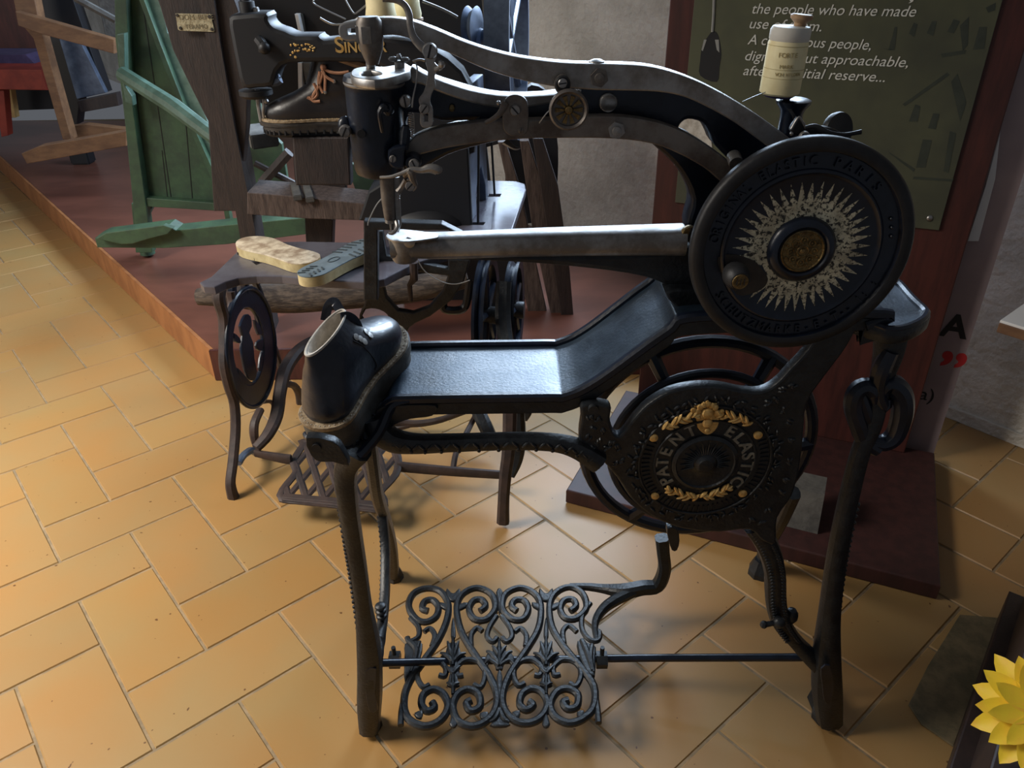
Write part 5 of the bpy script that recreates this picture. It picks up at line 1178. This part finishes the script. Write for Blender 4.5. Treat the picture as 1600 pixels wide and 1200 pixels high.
# thread cones standing on the arm
cones = [(596, 31, 2.19, .036, 'left'), (636, 28, 2.30, .034, 'right')]
proto = None
for (x, y, Y, R_, sd) in cones:
    c = at(x, y, Y)
    if proto is None:
        proto = thing('thread_spool', c, 'yellow cone of thread, left one behind the upper lever, cut by the top edge', 'thread spool', 'yellow thread spools at the top edge')
        mb = MB(); mb.lathe([(R_*1.05, 0), (R_*1.1, .01), (R_, .03), (R_*.95, .11), (R_*.8, .12)], c, (0, 0, 1), 28); mb.build('thread_winding', 'cream', proto)
        mb = MB(); mb.lathe([(R_*1.2, -.006), (R_*1.2, 0)], c, (0, 0, 1), 28); mb.build('spool_flange', 'spoolwood', proto)
    else:
        o = proto.copy(); COL.objects.link(o); o.location = c; o['label'] = 'paler cone of thread, right one behind the upper lever, cut by the top edge'
        for ch in list(proto.children): q = ch.copy(); COL.objects.link(q); q.parent = o
# --- laced boot on the lower arm
ZB = at(480, 205, 2.26).z+.006
bx0 = at(412, 195, 2.26); BO2 = V((bx0.x+.30, 2.265, ZB)); ex2 = V((-1, -.04, 0)).normalized(); ey2 = V((-ex2.y, ex2.x, 0)); ez2 = V((0, 0, 1))
frameB = lambda x, y, z: BO2+ex2*x+ey2*y+ez2*z
b2 = thing('boot', BO2, 'brown boot with tan laces, standing on the lower arm of the rear sewing machine', 'boot')
sl2 = [(.034, .006, .97, .93, 0), (.046, .003, .985, .97, 0), (.058, .003, .975, .97, .05), (.070, .005, .94, .92, .12), (.080, .003, .87, .86, .22), (.089, .0, .79, .82, .4), (.099, -.004, .70, .80, .6),
       (.110, -.010, .62, .80, .76), (.122, -.018, .55, .82, .95), (.136, -.026, .49, .84, 1), (.150, -.034, .45, .84, 1), (.160, -.038, .43, .82, 1)]
s_, w_, u_, rg = boot(b2, frameB, L_=.295, W=.05, slices=sl2, leather='leather2')
mb = MB(); top = rg[-1]; c = sum(top, V())/len(top); mb.tube(top, .012, 8, k=1, closed=True); mb.build('padded_collar', 'pad', b2)
inn = [c+(p-c)*.8-ez2*.03 for p in top]; mb = MB(); mb.loft([top, inn], cap=False); mb.add(inn, [tuple(range(len(inn)))]); mb.build('lining', 'pad', b2)
lc = MB()
for path in ([(487, 157), (490, 148), (496, 138), (500, 128), (503, 118), (505, 108)], [(480, 152), (488, 155), (496, 148), (494, 138), (490, 130)], [(503, 110), (510, 120), (522, 127)], [(505, 110), (508, 122), (508, 142)], [(500, 112), (498, 130), (505, 145)], [(484, 150), (490, 158), (500, 158)], [(505, 106), (515, 112), (530, 114), (545, 112)]):
    lc.tube([at(x, y, 2.222) for x, y in path], .0042, 6)
lc.ball(at(505, 105, 2.222), .009, 8); lc.build('laces', 'lace', b2)
for (x, y) in ((522, 127), (508, 144)): MB().ball(at(x, y, 2.222), .006, 8, (1, .6, 1)).build('lace_tip', 'steelbright', b2)
# ================================================================== BACKGROUND MACHINES ON THE PLATFORM
def board(pts, Y, t, m, par, name='board', bev=.003, holes=()): return plate(PY(Y), pts, t, bev=bev, holes=holes).build(name, m, par, smooth=False)
# brown wooden frame with the tin plate
YW = 2.72
wf_ = thing('wooden_frame_machine', (-1.1, YW+.1, PH), 'dark brown heavy timber frame with a small tin name plate, behind the sole table', 'wooden machine')
board([(232, -40), (352, -40), (388, 60), (385, 200), (372, 330), (334, 330), (325, 190), (300, 140), (270, 78), (250, 10)], YW+.02, .05, 'wooddark', wf_, 'side_board')
pm = MB(); rg_ = []
for (x0, y0, x1, y1, x2, y2) in ((300, -40, 328, -40, 351, -38), (322, 60, 343, 62, 366, 64), (340, 190, 365, 192, 385, 194), (368, 330, 393, 332, 408, 334), (398, 500, 424, 502, 436, 504), (402, 528, 428, 529, 440, 530)):
    rg_.append([at(x0, y0, YW), at(x1, y1, YW), at(x2, y2, YW+.12), at(x0, y0, YW)+V((.02, .14, 0))])
pm.loft(rg_); pm.build('post', 'wooddark', wf_, smooth=False)
ft = at(425, 520, YW)
bm_ = board([(386, 301), (440, 305), (586, 320), (586, 345), (480, 342), (386, 335)], YW-.06, .16, 'woodgrey', wf_, 'notched_beam', holes=())
for (x, y) in ((463, 301), (482, 304)):
    q = at(x, y, YW+.0); MB().box(q+V((0, 0, .004)), (.03, .165, .02), Matrix.Rotation(.3, 3, 'Z'), .003).build('notch_block', 'stone', bm_, smooth=False)
board([(455, 205), (540, 212), (540, 300), (462, 300)], YW+.12, .04, 'wooddark', wf_, 'rear_board')
board([(476, 340), (520, 343), (516, 460), (482, 460)], YW+.05, .06, 'wooddark', wf_, 'rear_post')
pn = Pl(at(275, 22, YW-.0), (1, 0, 0), (0, 0, 1))
np_ = plate(PY(YW).off(.004), [(274, 21), (329, 22), (335, 48), (334, 50), (281, 48), (278, 46)], .003, bev=.0005).build('name_plate', 'sign', wf_, smooth=False)
npp = PY(YW).off(.0045); a_, b_ = npp.uv(280, 31); mb = text(npp, 'DOM. BENE', a_, b_, .021, t=.0005); a_, b_ = npp.uv(290, 45); text(npp, 'TERAMO', a_, b_, .018, t=.0005, mb=mb); mb.build('plate_lettering', 'signink', np_, smooth=False)
for (x, y) in ((277, 24), (327, 26), (282, 44), (331, 46)): MB().lathe([(.005, 0), (.004, .003)], npp.hit(x, y), (0, -1, 0), 10).build('nail', 'rubberdark', np_)
# log lying on the platform
lg = MB(); lg.tube([at(310, 464, 2.55), at(360, 462, 2.55), at(440, 466, 2.6), at(520, 460, 2.6), at(640, 452, 2.62), at(730, 432, 2.64)], [.03, .042, .055, .058, .05, .04], 12)
lgo = lg.build('log', 'log'); lgo.location.z += 0
tag(lgo, 'rough grey wooden log lying across the platform below the sewing table', 'log')
# green machine
YG = 3.55
gm = thing('green_winnower', (-1.6, YG+.2, PH), 'green painted wooden machine with slanted plank side and a long pale pole, on the platform', 'wooden machine')
board([(180, -30), (212, -30), (246, 67), (288, 175), (350, 318), (345, 322), (225, 308), (207, 240), (196, 165)], YG, .03, 'green', gm, 'plank_side')
sd = MB()
for (x0, y0, x1, y1) in ((197, 0, 232, 310), (222, 0, 268, 314), (290, 190, 301, 316), (253, 235, 262, 312)):
    sd.tube([at(x0, y0, YG-.0005), at(x1, y1, YG-.0005)], .002, 4, k=1)
sd.build('plank_gap', 'black', gm)
board([(178, -30), (196, -30), (205, 150), (238, 395), (215, 395), (196, 200), (180, 60)], YG-.05, .05, 'green', gm, 'corner_post')
board([(212, 308), (345, 318), (345, 330), (214, 322)], YG-.04, .06, 'green', gm, 'lower_rail')
rf2 = plate(PY(YG-.05), [(208, -25), (216, -25), (250, 67), (292, 175), (355, 316), (366, 376), (358, 376), (347, 316), (284, 175), (242, 67)], .04, bev=.002).build('slanted_edge', 'green', gm, smooth=False)
board([(218, -25), (244, -30), (262, 50), (300, 130), (325, 190), (340, 300), (351, 306), (294, 175), (252, 67)], YG-.015, .02, 'greenpale', gm, 'hopper_panel')
board([(182, 54), (194, 52), (196, 135), (206, 150), (208, 165), (196, 160), (188, 110)], YG-.12, .04, 'greenlight', gm, 'bracket')
board([(205, 318), (240, 320), (226, 348), (220, 395), (212, 395)], YG+.02, .04, 'green', gm, 'leg')
mb = MB(); mb.tube([at(192, 116, YG-.12), at(270, 165, YG-.3), at(345, 222, YG-.45)], [.032, .034, .03], 10, k=1); mb.build('pole', 'greenlight', gm)
mb = MB(); mb.tube([at(296, 185, YG-.1), at(345, 212, YG-.1)], .02, 6, k=1, square=.5); mb.build('cross_bar', 'green', gm)
# green pedal beam
gb = thing('green_pedal_beam', atz(240, 400, PH), 'long green wooden foot beam on a short round leg, pointing over the platform edge', 'beam')
board([(148, 372), (160, 366), (262, 353), (275, 360), (350, 352), (480, 340), (480, 366), (352, 382), (255, 388), (152, 387), (150, 380)], 3.12, .09, 'green', gb, 'beam')
board([(150, 373), (165, 364), (255, 352), (270, 357), (262, 366), (230, 374), (208, 381), (190, 382)], 3.08, .03, 'green', gb, 'pedal')
q = atz(232, 400, PH); mb = MB(); mb.tube([q+V((0, 0, .012)), q+V((0, 0, .06))], [.035, .03], 12, k=1); mb.ball(q+V((0, 0, .031)), .032, 12, (1, 1, .95)); mb.build('leg', 'green', gb)
# green wheel parts seen between the timbers
gw = thing('green_fan_drum', (-.95, 3.45, PH), 'green drum of the wooden machine seen between dark timbers, with a crossed wooden strut', 'drum')
board([(385, 140), (400, 140), (415, 200), (440, 225), (452, 300), (386, 300)], 3.35, .03, 'green', gw, 'drum_side')
board([(540, 255), (600, 262), (690, 290), (690, 320), (560, 310)], 3.35, .03, 'green', gw, 'drum_side')
mb = MB(); mb.tube([at(410, 285, 3.28), at(452, 238, 3.28)], .022, 6, k=1, square=.6); mb.tube([at(398, 255, 3.3), at(462, 288, 3.3)], .012, 6, k=1, square=.6); mb.build('strut', 'wooddark', gw)
mb = MB(); mb.tube([at(502, 228, 3.2), at(508, 260, 3.2), at(520, 290, 3.2), at(529, 302, 3.2)], .014, 8, asp=.5); mb.build('hoop', 'ironblue', gw)
board([(430, 150), (408, 60), (420, 60), (450, 150), (440, 195), (425, 195)], 3.3, .02, 'stone', gw, 'pale_board')
mb = MB(); mb.box(at(404, 212, 3.0), (.10, .2, .05), Matrix.Rotation(.5, 3, 'Z'), .004); mb.build('stone_block_support', 'stone', gw, smooth=False)
# orange-brown trestle frame at the left
YO = 4.9
of_ = thing('timber_trestle', (-3.0, YO, PH), 'orange-brown timber trestle with slanted leg and long low foot bar, left on the platform', 'trestle')
board([(15, -30), (48, -30), (62, 40), (112, 218), (98, 218), (52, 60), (27, 30)], YO, .08, 'woodor', of_, 'leg')
board([(24, 18), (60, 28), (178, 62), (178, 84), (60, 52), (28, 40)], YO-.06, .06, 'woodor', of_, 'upper_rail')
board([(33, 240), (60, 229), (197, 205), (197, 228), (42, 256)], YO-.3, .08, 'woodor', of_, 'foot_bar')
board([(108, 198), (132, 194), (200, 202), (200, 215), (112, 222)], YO+.1, .06, 'woodor', of_, 'inner_bar')
board([(55, -30), (104, -30), (165, 145), (125, 150), (120, 195), (105, 195), (62, 60)], YO+.25, .1, 'black', of_, 'dark_panel')
board([(92, 60), (128, 70), (165, 145), (120, 155)], YO+.2, .04, 'ironblue', of_, 'metal_panel')
board([(120, 158), (182, 145), (186, 165), (126, 176)], YO+.15, .06, 'wooddark', of_, 'cross_board')
q = atz(126, 258, PH); MB().box(q+V((0, .05, .061)), (.13, .1, .12), None, .01).build('foot_block', 'black', of_, smooth=False)
mb = MB(); mb.tube([at(118, -3, YO-.2), at(182, 32, YO-.2)], .018, 6, k=1, square=.6); mb.build('pale_bar', 'stone', of_)
board([(146, -30), (180, -30), (182, 60), (165, 60)], YO+.3, .03, 'stone', of_, 'pale_board')
# red stool
rs = thing('red_stool', atz(10, 208, PH), 'red painted wooden stool with violet seat and pale rear leg, at the left edge', 'stool')
board([(-60, 108), (64, 109), (74, 141), (-60, 139)], 5.35, .5, 'redpaint', rs, 'seat_frame')
board([(-10, 141), (6, 141), (12, 212), (2, 214)], 5.4, .07, 'redpaint', rs, 'leg')
board([(2, 140), (17, 140), (24, 184), (9, 184)], 5.75, .06, 'palewood', rs, 'leg')
board([(-60, 85), (40, 85), (62, 107), (-60, 107)], 5.6, .3, 'purple', rs, 'seat_cloth')
# dark maroon cabinet far back, dark loom body
mc2 = thing('maroon_cabinet', (-4.0, 6.2, PH), 'dark maroon cabinet side in the far upper left corner', 'cabinet')
board([(-120, -60), (60, -60), (75, 95), (-120, 98)], 5.95, .3, 'woodred', mc2, 'side_panel')
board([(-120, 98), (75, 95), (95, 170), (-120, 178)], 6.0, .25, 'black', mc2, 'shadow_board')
lo_ = thing('dark_loom', (-.6, 3.1, PH), 'large dark wooden machine body with slanted planks, behind the two sewing machines', 'wooden machine')
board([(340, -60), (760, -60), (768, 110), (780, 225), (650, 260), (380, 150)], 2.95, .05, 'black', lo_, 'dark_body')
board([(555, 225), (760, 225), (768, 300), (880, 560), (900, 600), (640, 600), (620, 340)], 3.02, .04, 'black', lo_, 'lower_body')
for pts, Y, m in (([(778, 222), (790, 222), (812, 292), (835, 400), (880, 600), (850, 600), (806, 400), (795, 300)], 2.9, 'woodgrey'),
                  ([(812, 220), (826, 220), (860, 330), (905, 560), (880, 580), (832, 360)], 2.88, 'woodgrey'),
                  ([(832, 216), (848, 216), (872, 290), (890, 420), (900, 540), (885, 545), (862, 400)], 2.86, 'wooddark'),
                  ([(460, 22), (466, 22), (474, 60), (468, 60)], 2.9, 'tablewhite'), ([(468, 22), (472, 22), (478, 60), (474, 60)], 2.93, 'stone'),
                  ([(465, 98), (472, 98), (472, 150), (466, 150)], 2.9, 'tablewhite'), ([(472, 98), (486, 98), (478, 132)], 2.9, 'stone'),
                  ([(750, -30), (765, -30), (773, 30), (770, 68), (758, 60)], 2.9, 'stone'),
                  ([(735, 225), (755, 225), (755, 300), (740, 300)], 2.9, 'stone')):
    board(pts, Y, .04, m, lo_, 'plank')
# big belt wheel seen edge-on above
def bigwheel(c, R_, w, ax, name, m):
    mb = MB(); mb.lathe([(R_*.93, -w), (R_, -w), (R_, w), (R_*.93, w)], c, ax, 64, ring=True); return mb.build(name, m, lo_, ang=30)
wc_ = at(795, 60, 2.62); bw_ = bigwheel(wc_, .30, .035, (1, -.12, 0), 'belt_wheel', 'ironblue')
for k in range(6):
    a = PI*k/3+.4; u1 = V((.12, 1, 0)).normalized(); mb = MB(); mb.tube([wc_, wc_+u1*(.28*math.cos(a))+V((0, 0, .28*math.sin(a)))], .016, 8, k=1); mb.build('spoke', 'ironblue', bw_)
plate(PY(3.0), [(820, 140), (850, 140), (862, 170), (872, 230), (870, 300), (864, 340), (800, 340), (790, 220)], .05, k=3).build('dark_disc', 'black', lo_)
# ================================================================== LIGHT
def area(name, loc, tgt, sx, sy, power, col, spread=None):
    d = bpy.data.lights.new(name, 'AREA'); d.shape = 'RECTANGLE'; d.size = sx; d.size_y = sy; d.energy = power; d.color = col
    if spread: d.spread = math.radians(spread)
    o = bpy.data.objects.new(name, d); COL.objects.link(o); o.location = loc
    o.rotation_euler = (V(tgt)-V(loc)).to_track_quat('-Z', 'Y').to_euler(); return o
# daylight through the window in the back wall (above the picture)
wc = wall.w(-.55, 2.035, -.2)
area('window_daylight', wc, wall.w(-.55, 1.7, 1.5), 3.0, 1.35, 275, (.62, .79, 1.0))
# added fill from the left, brightening the wall and left floor
area('left_side_fill', (-4.3, 1.4, 1.9), (-.6, 2.2, .4), 2.2, 1.8, 50, (1.0, .95, .88))
area('left_floor_fill', (-2.7, 1.0, 2.7), (-1.7, 1.3, 0), 1.0, 1.0, 62, (1.0, .93, .83), 104)  # added warm fill over the left floor, no fixture modelled
w = bpy.data.worlds.new('world'); bpy.context.scene.world = w; w.use_nodes = True
w.node_tree.nodes['Background'].inputs[0].default_value = (.75, .8, .9, 1); w.node_tree.nodes['Background'].inputs[1].default_value = .12
sc = bpy.context.scene
sc.view_settings.view_transform = 'Standard'; sc.view_settings.look = 'None'; sc.view_settings.exposure = 0.08; sc.view_settings.gamma = 1
sc.view_settings.use_curve_mapping = False
sc.cycles.use_denoising = True
